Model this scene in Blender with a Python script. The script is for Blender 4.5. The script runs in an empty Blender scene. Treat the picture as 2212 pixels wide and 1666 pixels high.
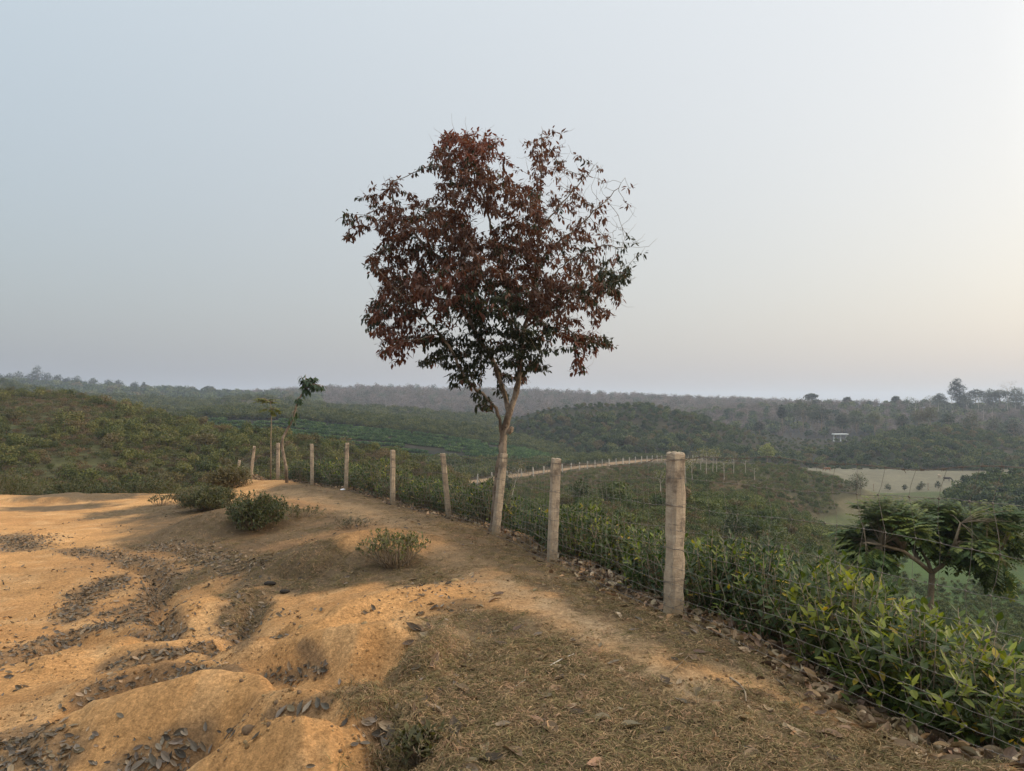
import bpy, math, random
import numpy as np
from mathutils import Vector, Matrix, kdtree

rnd = random.Random(7)
rng = np.random.default_rng(11)
PI = math.pi
SC = bpy.context.scene
COL = SC.collection

# ---------------------------------------------------------------- camera maths
EYE = 1.68
F = 1534.0                      # focal length, in units of a 2212 wide picture
PITCH = math.atan((870 - 833) / F)
CP, SP = math.cos(PITCH), math.sin(PITCH)


def ray(px, py):
    dx, dy = (px - 1106) / F, (833 - py) / F
    return np.array([dx, CP - dy * SP, SP + dy * CP])


def P(px, py, Y):
    d = ray(px, py)
    d = d * (Y / d[1])
    return np.array([d[0], d[1], EYE + d[2]])


def Pz(px, py, z):
    d = ray(px, py)
    d = d * ((z - EYE) / d[2])
    return np.array([d[0], d[1], z])


# ---------------------------------------------------------------- noise
def _hash(ix, iy, seed):
    n = (ix.astype(np.int64) * 374761393 + iy.astype(np.int64) * 668265263 + seed * 1274126177) & 0xFFFFFFFF
    n = ((n ^ (n >> 13)) * 1274126177) & 0xFFFFFFFF
    n = n ^ (n >> 16)
    return (n & 0xFFFF) / 65535.0


def vnoise(x, y, seed=0):
    ix, iy = np.floor(x), np.floor(y)
    fx, fy = x - ix, y - iy
    fx = fx * fx * (3 - 2 * fx)
    fy = fy * fy * (3 - 2 * fy)
    a, b = _hash(ix, iy, seed), _hash(ix + 1, iy, seed)
    c, d = _hash(ix, iy + 1, seed), _hash(ix + 1, iy + 1, seed)
    return (a * (1 - fx) + b * fx) * (1 - fy) + (c * (1 - fx) + d * fx) * fy


def fbm(x, y, octv=4, seed=0):
    s, a, t = 0.0, 0.5, 0.0
    for k in range(octv):
        s = s + a * vnoise(x * 2 ** k + 17.3 * k, y * 2 ** k - 9.1 * k, seed + k)
        t += a
        a *= 0.5
    return s / t


def sstep(a, b, x):
    t = np.clip((x - a) / (b - a), 0, 1)
    return t * t * (3 - 2 * t)


# ---------------------------------------------------------------- materials
def new_mat(name):
    m = bpy.data.materials.new(name)
    m.use_nodes = True
    nt = m.node_tree
    nt.nodes.clear()
    out = nt.nodes.new('ShaderNodeOutputMaterial')
    return m, nt, out


def nd(nt, t, **kw):
    n = nt.nodes.new(t)
    for k, v in kw.items():
        setattr(n, k, v)
    return n


def mixc(nt, fac, a, b, mode='MIX'):
    n = nd(nt, 'ShaderNodeMix', data_type='RGBA', blend_type=mode)
    for sock, v in ((n.inputs[0], fac), (n.inputs[6], a), (n.inputs[7], b)):
        if hasattr(v, 'node'):
            nt.links.new(v, sock)
        elif isinstance(v, (int, float)):
            sock.default_value = v
        else:
            sock.default_value = (*v, 1)
    return n.outputs[2]


def mapr(nt, v, a, b, c, d):
    n = nd(nt, 'ShaderNodeMapRange')
    nt.links.new(v, n.inputs[0])
    for i, x in enumerate((a, b, c, d)):
        n.inputs[i + 1].default_value = x
    return n.outputs[0]


def noise_n(nt, scale, detail=4, rough=0.6, vec=None):
    n = nd(nt, 'ShaderNodeTexNoise')
    n.inputs['Scale'].default_value = scale
    n.inputs['Detail'].default_value = detail
    n.inputs['Roughness'].default_value = rough
    if vec is not None:
        nt.links.new(vec, n.inputs['Vector'])
    return n.outputs[0]


def leaf_mat(name, rough=0.5, trans=0.35, spec=0.3, tgain=(1.3, 1.35, 0.7), vary=0.35, hue=(0.53, 0.475)):
    """colour comes from the leaf's own attribute, each copy varies a little"""
    m, nt, out = new_mat(name)
    at = nd(nt, 'ShaderNodeAttribute', attribute_name='Col')
    oi = nd(nt, 'ShaderNodeObjectInfo')
    v = mapr(nt, oi.outputs['Random'], 0, 1, 1 - vary, 1 + vary)
    hs = nd(nt, 'ShaderNodeHueSaturation')
    nt.links.new(at.outputs['Color'], hs.inputs['Color'])
    nt.links.new(v, hs.inputs['Value'])
    hv = mapr(nt, oi.outputs['Random'], 0, 1, *hue)
    nt.links.new(hv, hs.inputs['Hue'])
    c = hs.outputs[0]
    b = nd(nt, 'ShaderNodeBsdfPrincipled')
    nt.links.new(c, b.inputs['Base Color'])
    b.inputs['Roughness'].default_value = rough
    b.inputs['Specular IOR Level'].default_value = spec
    t = nd(nt, 'ShaderNodeBsdfTranslucent')
    tc = mixc(nt, 1.0, c, tgain, 'MULTIPLY')
    nt.links.new(tc, t.inputs['Color'])
    mx = nd(nt, 'ShaderNodeMixShader')
    mx.inputs[0].default_value = trans
    nt.links.new(b.outputs[0], mx.inputs[1])
    nt.links.new(t.outputs[0], mx.inputs[2])
    nt.links.new(mx.outputs[0], out.inputs[0])
    return m


def attr_mat(name, scale=8, amp=0.35, rough=0.95, bump=0.4, bscale=40, dist=0.03, scale2=1.3):
    """soil or hillside: attribute colour broken up by noise, plus bump"""
    m, nt, out = new_mat(name)
    at = nd(nt, 'ShaderNodeAttribute', attribute_name='Col')
    tc = nd(nt, 'ShaderNodeTexCoord')
    ob = tc.outputs['Object']
    n1 = noise_n(nt, scale, 8, 0.7, ob)
    n2 = noise_n(nt, scale2, 4, 0.6, ob)
    k1 = mapr(nt, n1, 0.28, 0.72, 1 - amp, 1 + amp)
    k2 = mapr(nt, n2, 0.3, 0.7, 0.85, 1.15)
    mul = nd(nt, 'ShaderNodeMath', operation='MULTIPLY')
    nt.links.new(k1, mul.inputs[0])
    nt.links.new(k2, mul.inputs[1])
    hs = nd(nt, 'ShaderNodeHueSaturation')
    nt.links.new(at.outputs['Color'], hs.inputs['Color'])
    nt.links.new(mul.outputs[0], hs.inputs['Value'])
    b = nd(nt, 'ShaderNodeBsdfPrincipled')
    b.inputs['Roughness'].default_value = rough
    b.inputs['Specular IOR Level'].default_value = 0.1
    n5 = noise_n(nt, scale * 2.1, 8, 0.8, ob)
    gr = mapr(nt, n5, 0.32, 0.68, 0.6, 1.42)
    vs_ = nd(nt, 'ShaderNodeVectorMath', operation='SCALE')
    nt.links.new(hs.outputs[0], vs_.inputs[0])
    nt.links.new(gr, vs_.inputs['Scale'])
    nt.links.new(vs_.outputs[0], b.inputs['Base Color'])
    n3 = noise_n(nt, bscale, 6, 0.75, ob)
    bp = nd(nt, 'ShaderNodeBump')
    bp.inputs['Strength'].default_value = bump
    bp.inputs['Distance'].default_value = dist
    nt.links.new(n3, bp.inputs['Height'])
    nt.links.new(bp.outputs[0], b.inputs['Normal'])
    nt.links.new(b.outputs[0], out.inputs[0])
    return m


def noisy_mat(name, c1, c2, scale=6, rough=0.9, bump=0.3, bscale=30, dist=0.01, stretch=(1, 1, 1), lo=0.35, hi=0.65, c3=None, spec=0.15):
    m, nt, out = new_mat(name)
    tc = nd(nt, 'ShaderNodeTexCoord')
    mp = nd(nt, 'ShaderNodeMapping')
    mp.inputs['Scale'].default_value = stretch
    nt.links.new(tc.outputs['Object'], mp.inputs[0])
    n1 = noise_n(nt, scale, 6, 0.65, mp.outputs[0])
    c = mixc(nt, mapr(nt, n1, lo, hi, 0, 1), c1, c2)
    if c3:
        n4 = noise_n(nt, scale * 3.1, 5, 0.7, mp.outputs[0])
        c = mixc(nt, mapr(nt, n4, 0.56, 0.66, 0, 1), c, c3)
    b = nd(nt, 'ShaderNodeBsdfPrincipled')
    b.inputs['Roughness'].default_value = rough
    b.inputs['Specular IOR Level'].default_value = spec
    nt.links.new(c, b.inputs['Base Color'])
    n3 = noise_n(nt, bscale, 6, 0.7, mp.outputs[0])
    bp = nd(nt, 'ShaderNodeBump')
    bp.inputs['Strength'].default_value = bump
    bp.inputs['Distance'].default_value = dist
    nt.links.new(n3, bp.inputs['Height'])
    nt.links.new(bp.outputs[0], b.inputs['Normal'])
    nt.links.new(b.outputs[0], out.inputs[0])
    return m


M = {}
M['ground'] = attr_mat('soil', 26, 0.42, 0.95, 0.9, 45, 0.03)
M['hill'] = attr_mat('hill_soil', 0.5, 0.4, 0.95, 0.3, 1.5, 0.3, 0.05)
M['leaf'] = leaf_mat('shrub_leaf', 0.55, 0.3, 0.25)
M['gloss_leaf'] = leaf_mat('broad_leaf', 0.5, 0.33, 0.3, (1.5, 1.5, 0.5), 0.18)
M['tree_leaf'] = leaf_mat('rubber_leaf', 0.5, 0.3, 0.25, (1.5, 1.0, 0.6), 0.0)
M['dead_leaf'] = leaf_mat('dead_leaf', 0.65, 0.12, 0.22, (1.2, 1, .7), 0.45, (.515, .495))
M['straw'] = leaf_mat('dry_grass_blade', 0.8, 0.2, 0.1, (1.1, 1, .8), 0.4)
M['bark'] = noisy_mat('bark', (0.13, 0.09, 0.06), (0.38, 0.295, 0.215), 8, 0.9, 0.9, 26, 0.03, (1, 1, 0.5), 0.4, 0.66, (0.06, 0.04, 0.027))
M['twig'] = noisy_mat('twig_bark', (0.16, 0.115, 0.075), (0.3, 0.23, 0.15), 12, 0.9, 0.3)
M['pale_bark'] = noisy_mat('pale_bark', (0.38, 0.32, 0.25), (0.5, 0.44, 0.36), 6, 0.9, 0.3)
M['wire'] = noisy_mat('galvanised_wire', (0.11, 0.09, 0.07), (0.22, 0.19, 0.155), 30, 0.6, 0.1, spec=0.4)
M['rust'] = noisy_mat('rusty_barbed_wire', (0.11, 0.075, 0.055), (0.2, 0.16, 0.125), 25, 0.7, 0.1, spec=0.3)
M['white'] = noisy_mat('white_plaster', (0.62, 0.62, 0.6), (0.75, 0.75, 0.73), 1.5, 0.7, 0.1)
M['plastic'] = noisy_mat('white_plastic', (0.7, 0.7, 0.7), (0.8, 0.8, 0.82), 10, 0.4, 0.1)
M['stone'] = noisy_mat('dark_stone', (0.02, 0.017, 0.014), (0.06, 0.05, 0.04), 25, 0.9, 0.5)
M['cow_brown'] = noisy_mat('brown_hide', (0.2, 0.08, 0.035), (0.26, 0.12, 0.05), 3, 0.8, 0.1)
M['cow_dark'] = noisy_mat('dark_hide', (0.035, 0.025, 0.02), (0.06, 0.045, 0.035), 3, 0.8, 0.1)
M['cow_tan'] = noisy_mat('tan_hide', (0.4, 0.3, 0.2), (0.46, 0.36, 0.26), 3, 0.8, 0.1)
M['road'] = noisy_mat('road_dirt', (0.15, 0.098, 0.052), (0.30, 0.195, 0.105), 0.35, 0.95, 0.3, 2, 0.1)


def concrete():
    m, nt, out = new_mat('weathered_concrete')
    tc = nd(nt, 'ShaderNodeTexCoord')
    ob = tc.outputs['Object']
    n1 = noise_n(nt, 9, 8, 0.7, ob)
    c = mixc(nt, mapr(nt, n1, 0.32, 0.68, 0, 1), (0.30, 0.225, 0.155), (0.50, 0.395, 0.28))
    n2 = noise_n(nt, 3.2, 6, 0.7, ob)
    c = mixc(nt, mapr(nt, n2, 0.50, 0.62, 0, 0.85), c, (0.14, 0.105, 0.078))
    mp = nd(nt, 'ShaderNodeMapping')
    mp.inputs['Scale'].default_value = (3, 3, 26)
    nt.links.new(ob, mp.inputs[0])
    n3 = noise_n(nt, 2.2, 4, 0.6, mp.outputs[0])
    c = mixc(nt, mapr(nt, n3, 0.62, 0.68, 0, 0.7), c, (0.16, 0.12, 0.085))
    sx = nd(nt, 'ShaderNodeSeparateXYZ')
    nt.links.new(ob, sx.inputs[0])
    mud = mapr(nt, sx.outputs[2], 0.02, 0.22, 0.6, 0)          # soil splash on the foot of the post
    c = mixc(nt, mud, c, (0.24, 0.16, 0.075))
    b = nd(nt, 'ShaderNodeBsdfPrincipled')
    b.inputs['Roughness'].default_value = 0.93
    b.inputs['Specular IOR Level'].default_value = 0.15
    nt.links.new(c, b.inputs['Base Color'])
    n5 = noise_n(nt, 50, 6, 0.75, ob)
    ad = nd(nt, 'ShaderNodeMath', operation='ADD')
    nt.links.new(n5, ad.inputs[0])
    nt.links.new(n3, ad.inputs[1])
    bp = nd(nt, 'ShaderNodeBump')
    bp.inputs['Strength'].default_value = 0.7
    bp.inputs['Distance'].default_value = 0.01
    nt.links.new(ad.outputs[0], bp.inputs['Height'])
    nt.links.new(bp.outputs[0], b.inputs['Normal'])
    nt.links.new(b.outputs[0], out.inputs[0])
    return m


M['concrete'] = concrete()
M['pale_concrete'] = noisy_mat('pale_concrete', (0.38, 0.34, 0.28), (0.5, 0.45, 0.38), 3, 0.9, 0.2)


# ---------------------------------------------------------------- mesh helpers
class MB:
    """collects vertices, faces (3 or 4 corners), material slots and colours, builds ONE mesh"""

    def __init__(self):
        self.v, self.f3, self.f4, self.c, self.n = [], [], [], [], 0
        self.m3, self.m4 = [], []

    def add(self, verts, tris=None, quads=None, col=(0.5, 0.5, 0.5), mat=0):
        verts = np.asarray(verts, float).reshape(-1, 3)
        self.v.append(verts)
        col = np.asarray(col, float)
        if col.ndim == 1:
            col = np.tile(col, (len(verts), 1))
        self.c.append(col)
        if tris is not None and len(tris):
            t = np.asarray(tris, int).reshape(-1, 3) + self.n
            self.f3.append(t)
            self.m3.append(np.full(len(t), mat))
        if quads is not None and len(quads):
            q = np.asarray(quads, int).reshape(-1, 4) + self.n
            self.f4.append(q)
            self.m4.append(np.full(len(q), mat))
        self.n += len(verts)

    def mesh(self, name, mats, smooth=True):
        me = bpy.data.meshes.new(name)
        v = np.concatenate(self.v)
        f3 = np.concatenate(self.f3) if self.f3 else np.zeros((0, 3), int)
        f4 = np.concatenate(self.f4) if self.f4 else np.zeros((0, 4), int)
        me.vertices.add(len(v))
        me.vertices.foreach_set('co', v.ravel())
        nl = f3.size + f4.size
        me.loops.add(nl)
        me.loops.foreach_set('vertex_index', np.concatenate([f3.ravel(), f4.ravel()]).astype(np.int32))
        npoly = len(f3) + len(f4)
        me.polygons.add(npoly)
        st = np.concatenate([np.arange(len(f3)) * 3, f3.size + np.arange(len(f4)) * 4]).astype(np.int32)
        me.polygons.foreach_set('loop_start', st)
        mi = np.concatenate([np.concatenate(self.m3) if self.m3 else np.zeros(0, int),
                             np.concatenate(self.m4) if self.m4 else np.zeros(0, int)]).astype(np.int32)
        me.polygons.foreach_set('material_index', mi)
        me.polygons.foreach_set('use_smooth', np.full(npoly, smooth))
        ca = me.color_attributes.new('Col', 'FLOAT_COLOR', 'POINT')
        cc = np.ones((len(v), 4), np.float32)
        cc[:, :3] = np.concatenate(self.c)
        ca.data.foreach_set('color', cc.ravel())
        for m in (mats if isinstance(mats, (list, tuple)) else [mats]):
            me.materials.append(m)
        me.update()
        me.validate()
        return me

    def build(self, name, mats, parent=None, smooth=True, loc=None):
        o = bpy.data.objects.new(name, self.mesh(name, mats, smooth))
        COL.objects.link(o)
        if parent is not None:
            o.parent = parent
        if loc is not None:
            o.location = loc
        return o


def tag(o, label=None, cat=None, group=None, kind=None):
    if label:
        o['label'] = label
    if cat:
        o['category'] = cat
    if group:
        o['group'] = group
    if kind:
        o['kind'] = kind
    return o


def empty(name, loc, rz=0.0, sc=1.0):
    o = bpy.data.objects.new(name, None)
    COL.objects.link(o)
    o.location = loc
    o.rotation_euler = (0, 0, rz)
    o.scale = (sc, sc, sc)
    o.empty_display_size = 0.2
    return o


def copy_tree(o, parent=None):
    c = o.copy()
    COL.objects.link(c)
    if parent is not None:
        c.parent = parent
    for ch in list(o.children):
        copy_tree(ch, c)
    return c


def norm(a):
    return a / np.maximum(np.linalg.norm(a, axis=-1, keepdims=True), 1e-9)


def add_tube(mb, pts, radii, sides=6, col=(0.5, 0.5, 0.5), mat=0, cap=True):
    pts = np.asarray(pts, float)
    n = len(pts)
    radii = np.full(n, radii) if np.isscalar(radii) else np.asarray(radii, float)
    tan = norm(np.gradient(pts, axis=0))
    ref = np.array([0.0, 0, 1]) if abs(tan[0][2]) < 0.9 else np.array([1.0, 0, 0])
    u = np.cross(tan[0], ref)
    u /= np.linalg.norm(u)
    rings = []
    a = np.arange(sides) * 2 * PI / sides
    for i in range(n):
        u = u - tan[i] * np.dot(u, tan[i])
        u /= max(np.linalg.norm(u), 1e-9)
        w = np.cross(tan[i], u)
        rings.append(pts[i] + radii[i] * (np.cos(a)[:, None] * u + np.sin(a)[:, None] * w))
    v = np.concatenate(rings)
    i = np.arange(n - 1)[:, None] * sides
    k = np.arange(sides)[None, :]
    k2 = (k + 1) % sides
    q = np.stack([i + k, i + k2, i + sides + k2, i + sides + k], -1).reshape(-1, 4)
    tris = []
    if cap:
        v = np.concatenate([v, [pts[0]], [pts[-1]]])
        for s in range(sides):
            tris.append((s, n * sides, (s + 1) % sides))
            tris.append(((n - 1) * sides + s, (n - 1) * sides + (s + 1) % sides, n * sides + 1))
    mb.add(v, tris, q, col, mat)


def add_leaves(mb, pos, dirs, ups, length, wr, col, detail=2, droop=0.25, fold=0.25, mat=0):
    """leaf blades: detail 0 a rhomb, 1 a folded rhomb, 2 a curved blade with a midrib"""
    pos = np.asarray(pos, float)
    N = len(pos)
    d = norm(np.asarray(dirs, float))
    s = norm(np.cross(d, ups))
    nn = np.cross(s, d)
    L = np.broadcast_to(np.asarray(length, float), (N,))[:, None]
    W = L * np.broadcast_to(np.asarray(wr, float), (N,))[:, None] * 0.5
    col = np.broadcast_to(np.asarray(col, float), (N, 3))
    if detail == 0:
        vs = [pos, pos + d * L * .5 - s * W, pos + d * L, pos + d * L * .5 + s * W]
        quads = [(0, 1, 2, 3)]
        tris = []
    elif detail == 1:
        mid = pos + d * L * .5 - nn * (W * fold)
        tip = pos + d * L - nn * (L * droop)
        vs = [pos, mid - s * W + nn * W * fold, mid, mid + s * W + nn * W * fold, tip]
        tris = [(0, 2, 1), (0, 3, 2), (1, 2, 4), (2, 3, 4)]
        quads = []
    else:
        m1 = pos + d * L * .33 - nn * (W * fold)
        m2 = pos + d * L * .70 - nn * (W * fold + L * droop * .45)
        tip = pos + d * L - nn * (L * droop)
        e1, e2 = nn * (W * fold), nn * (W * fold * .8)
        vs = [pos, m1 - s * W + e1, m1, m1 + s * W + e1, m2 - s * W * .8 + e2, m2, m2 + s * W * .8 + e2, tip]
        tris = [(0, 2, 1), (0, 3, 2), (4, 5, 7), (5, 6, 7)]
        quads = [(1, 2, 5, 4), (2, 3, 6, 5)]
    K = len(vs)
    v = np.stack(vs, 1).reshape(-1, 3)
    off = (np.arange(N) * K)[:, None, None]
    t = (np.asarray(tris)[None] + off).reshape(-1, 3) if tris else None
    q = (np.asarray(quads)[None] + off).reshape(-1, 4) if quads else None
    mb.add(v, t, q, np.repeat(col, K, axis=0), mat)


def rdir(n, r=rng):
    return norm(r.normal(size=(n, 3)))


# ---------------------------------------------------------------- the ground
FENCE_PX = [(1455, 1330, 0.0), (1192, 1215, -.30), (1070, 1156, -.41), (970, 1120, -.61), (848, 1090, -.74),
            (747, 1058, -.74), (674, 1047, -.88), (600, 1036, -1.0), (541, 1035, -1.2)]
FP = [np.array([2.45, 2.40, 0.14])] + [Pz(*p) for p in FENCE_PX]
FP.append(np.array([-11.4, 29.5, -1.5]))
FPA = np.array(FP)


def fence_normals():
    t = np.gradient(FPA[:, :2], axis=0)
    t /= np.linalg.norm(t, axis=1)[:, None]
    return np.stack([t[:, 1], -t[:, 0]], 1)        # to the right of the walking direction


FN = fence_normals()

ctrl = []
for q in [(1106, 1666, 0), (1500, 1666, .03), (2000, 1666, .1), (2212, 1655, .12), (800, 1666, -.10), (640, 1666, -.32),
          (450, 1666, -.5), (250, 1666, -.58), (0, 1666, -.62),
          (960, 1500, -.05), (865, 1560, -.14), (880, 1400, -.14), (760, 1450, -.32), (650, 1500, -.42), (500, 1500, -.55),
          (350, 1500, -.65), (200, 1500, -.7), (0, 1500, -.72), (770, 1350, -.34), (650, 1400, -.44), (500, 1400, -.6),
          (300, 1400, -.74), (0, 1400, -.8), (960, 1300, -.15), (830, 1290, -.32), (700, 1290, -.46), (600, 1290, -.58),
          (450, 1290, -.74), (300, 1290, -.84), (0, 1290, -.95), (1010, 1200, -.35), (850, 1200, -.44), (760, 1190, -.52),
          (650, 1190, -.7), (500, 1200, -.85), (300, 1200, -.98), (0, 1200, -1.1), (1250, 1400, -.02), (1300, 1300, -.08),
          (800, 1110, -.68), (700, 1110, -.76), (620, 1110, -.86), (500, 1120, -1.0), (400, 1130, -1.1), (300, 1130, -1.2),
          (0, 1130, -1.3), (640, 1070, -.9), (560, 1062, -1.05), (470, 1080, -1.1), (380, 1090, -1.25), (250, 1090, -1.4),
          (100, 1090, -1.48), (0, 1085, -1.45), (-400, 1300, -1.0), (-400, 1120, -1.4), (-400, 1666, -.7),
          (0, 1071, -1.48), (150, 1068, -1.5), (300, 1068, -1.52), (-400, 1072, -1.5), (420, 1066, -1.4)]:
    ctrl.append(Pz(*q))
for p in [(-3, 1, -.6), (0, 1, .02), (3, 1, .15), (-1.4, 1, -.4), (-17, 29, -2.4), (-12, 30, -2.6), (-8, 32, -2.6), (-26, 30, -2.6),
          (-22, 40, -5.2), (-10, 40, -5.2), (-32, 44, -6), (-2, 40, -5.6), (8.25, 14, -2.6), (14, 25, -6.2), (20, 40, -10.2),
          (30, 55, -13.6), (45, 60, -14.6), (28, 20, -6.5), (6, 25, -4.6), (70, 100, -15.6), (100, 140, -16)]:
    ctrl.append(np.array(p, float))
for i in range(len(FP)):
    ctrl.append(FPA[i])
    for off, dz in ((.7, -.14), (1.6, -.5), (4.0, -1.8)):
        ctrl.append(np.array([FPA[i, 0] + FN[i, 0] * off, FPA[i, 1] + FN[i, 1] * off, FPA[i, 2] + dz]))
ROAD_PX = [(840, 1062, 84), (890, 1057, 89), (940, 1050, 95), (1010, 1043, 102), (1100, 1030, 110), (1200, 1017, 125), (1280, 1006, 140),
           (1370, 997, 160), (1450, 993, 185), (1560, 993, 220), (1660, 995, 255)]
for q in ROAD_PX:
    ctrl.append(P(*q))
for q in [(1300, 1110, 45), (1500, 1105, 50), (1700, 1120, 60), (1600, 1035, 100), (1300, 1058, 90), (1420, 1013, 135), (1560, 1006, 148),
          (1700, 1006, 150), (1000, 1066, 82), (1100, 1100, 55), (1842, 1043, 139), (1728, 1120, 91), (1785, 1080, 112), (900, 1075, 75), (1500, 1060, 80),
          (1800, 1035, 150)]:
    ctrl.append(P(*q))
for q in [(1770, 1138, -15.4), (1820, 1098, -15.6), (1868, 1060, -15.8), (2000, 1062, -16), (2200, 1150, -15.4), (1950, 1012, -16), (2212, 1020, -16),
          (2000, 1250, -14.6), (1990, 1150, -15.4), (1760, 1014, -16)]:
    ctrl.append(Pz(*q))
for Y in (300, 600, 1200, 3000):
    for u in (-1.5, -.8, -.3, .3, .8, 1.5):
        ctrl.append(np.array([u * Y, Y, -17.0]))
for u in (-1.4, -.8, -.4):
    ctrl.append(np.array([u * 120, 120, -14.0]))
ctrl = np.array(ctrl)


def rbf_coords(x, y):
    return np.stack([x / y * 1.6, np.log(y)], -1)


_C = rbf_coords(ctrl[:, 0], ctrl[:, 1])


def _phi(d2):
    return np.sqrt(d2 + 0.0016)


_D = ((_C[:, None] - _C[None]) ** 2).sum(-1)
_n = len(_C)
_A = np.zeros((_n + 3, _n + 3))
_A[:_n, :_n] = _phi(_D) - np.eye(_n) * 0.004
_A[:_n, _n] = 1
_A[:_n, _n + 1:] = _C
_A[_n:, :_n] = _A[:_n, _n:].T
_W = np.linalg.solve(_A, np.concatenate([ctrl[:, 2], [0, 0, 0]]))


def h_base(x, y):
    x, y = np.asarray(x, float), np.asarray(y, float)
    sh = x.shape
    c = rbf_coords(x.ravel(), np.maximum(y.ravel(), 0.8))
    out = np.empty(len(c))
    for s in range(0, len(c), 20000):
        b = c[s:s + 20000]
        d2 = ((b[:, None] - _C[None]) ** 2).sum(-1)
        out[s:s + 20000] = _phi(d2) @ _W[:_n] + _W[_n] + b @ _W[_n + 1:]
    return out.reshape(sh)


def hit_base(px, py, dz=0.0):
    """where the line of sight through a point meets the smooth ground (raised by dz)"""
    lo, hi = 1.0, 300.0
    for Y in np.geomspace(1.3, 300, 160):
        p = P(px, py, Y)
        if p[2] < h_base(p[0], p[1]) + dz:
            hi = Y
            break
        lo = Y
    for _ in range(18):
        m = (lo + hi) / 2
        p = P(px, py, m)
        if p[2] < h_base(p[0], p[1]) + dz:
            hi = m
        else:
            lo = m
    return P(px, py, hi)


def seg_dist(x, y, poly):
    """distance to a polyline, interpolated 3rd column, and the signed side"""
    best = np.full(x.shape, 1e9)
    val = np.zeros(x.shape)
    side = np.zeros(x.shape)
    for a, b in zip(poly[:-1], poly[1:]):
        dx, dy = b[0] - a[0], b[1] - a[1]
        l2 = dx * dx + dy * dy + 1e-12
        t = np.clip(((x - a[0]) * dx + (y - a[1]) * dy) / l2, 0, 1)
        ex, ey = x - a[0] - t * dx, y - a[1] - t * dy
        d = np.hypot(ex, ey)
        m = d < best
        best = np.where(m, d, best)
        val = np.where(m, a[2] + t * (b[2] - a[2]), val)
        side = np.where(m, np.sign(dx * (y - a[1]) - dy * (x - a[0])), side)
    return best, val, side


# eroded ribs: crest points in the photograph, the height above the smooth slope, width near and far side
RIBS = [
    ([(400, 1662, .18), (480, 1600, .24), (563, 1555, .27), (600, 1549, .27), (652, 1542, .26), (690, 1549, .22), (730, 1566, .16), (800, 1578, .05)], .34, .16),
    ([(60, 1590, .08), (140, 1545, .16), (200, 1512, .2), (274, 1492, .24), (343, 1474, .27), (430, 1450, .3), (480, 1447, .29), (535, 1454, .26), (583, 1465, .27), (640, 1474, .27), (760, 1481, .22), (830, 1498, .1)], .42, .17),
    ([(180, 1462, .08), (260, 1444, .15), (343, 1421, .19), (446, 1402, .22), (549, 1391, .24), (617, 1375, .24), (686, 1357, .26), (724, 1350, .27), (772, 1339, .26), (816, 1331, .22), (850, 1334, .16), (880, 1350, .05)], .42, .18),
    ([(450, 1400, .08), (505, 1388, .15), (549, 1366, .19), (590, 1342, .2), (635, 1322, .22), (686, 1312, .22), (742, 1297, .2), (834, 1278, .15), (900, 1272, .06)], .4, .2),
    ([(262, 1372, .05), (290, 1379, .1), (350, 1381, .1), (420, 1378, .05)], .3, .16),
    ([(300, 1337, .05), (370, 1308, .14), (446, 1287, .15), (520, 1275, .08)], .5, .3),
    ([(560, 1205, .06), (630, 1184, .14), (700, 1165, .24), (762, 1150, .26), (830, 1142, .2), (900, 1140, .06)], .9, .35),
    ([(120, 1500, .03), (240, 1462, .09), (330, 1450, .05)], .25, .2),
    ([(20, 1440, .03), (100, 1415, .07), (220, 1400, .04)], .4, .3),
    ([(30, 1250, .03), (160, 1225, .1), (300, 1215, .05)], .8, .6),
    ([(800, 1470, .0), (860, 1440, .10), (905, 1400, .14), (930, 1370, .14), (960, 1345, .08)], .16, .4),
    ([(800, 1600, .03), (850, 1560, .10), (880, 1520, .12), (900, 1480, .1), (930, 1450, .03)], .14, .3),
    ([(370, 1135, .1), (430, 1110, .25), (480, 1098, .3), (560, 1085, .3), (620, 1080, .12)], .9, .9),
    ([(0, 1076, .04), (60, 1074, .10), (130, 1073, .11), (190, 1073, .05)], .22, 2.2),
]
DIGS = [[(255, 1660, .1), (343, 1646, .13), (440, 1612, .12), (500, 1590, .08)], [(560, 1556, .03), (620, 1540, .06), (700, 1528, .06), (740, 1532, .03)], [(180, 1505, .1), (309, 1476, .13), (394, 1459, .11), (514, 1446, .09), (600, 1462, .1), (700, 1455, .08)],
        [(240, 1437, .1), (330, 1420, .12), (446, 1399, .12), (530, 1388, .12), (620, 1374, .1), (690, 1352, .07)], [(480, 1375, .08), (505, 1352, .12), (530, 1325, .14), (545, 1297, .12), (560, 1270, .08)], [(300, 1368, .08), (362, 1360, .1), (340, 1320, .1), (355, 1270, .12), (330, 1215, .1), (240, 1200, .08)],
        [(10, 1430, .08), (70, 1412, .1), (150, 1378, .1), (250, 1345, .08)], [(820, 1600, .1), (845, 1580, .14), (830, 1560, .08)], [(760, 1470, .06), (830, 1400, .1), (880, 1380, .08)], [(600, 1232, .1), (680, 1224, .1), (780, 1190, .06)]]
DIGW = []
RIBW = []
for pts, wn, wf in RIBS:
    w = []
    for (px, py, hh) in pts:
        p = hit_base(px, py, hh * 1.5)
        w.append((p[0], p[1], hh * 1.5))
    RIBW.append((w, wn, wf))


for pts in DIGS:
    DIGW.append([tuple(hit_base(px, py, .16 if px > 170 else 0)[:2]) + (dd,) for px, py, dd in pts])
ROADW = [(P(*q)[0], P(*q)[1], 3.0) for q in ROAD_PX]


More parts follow.
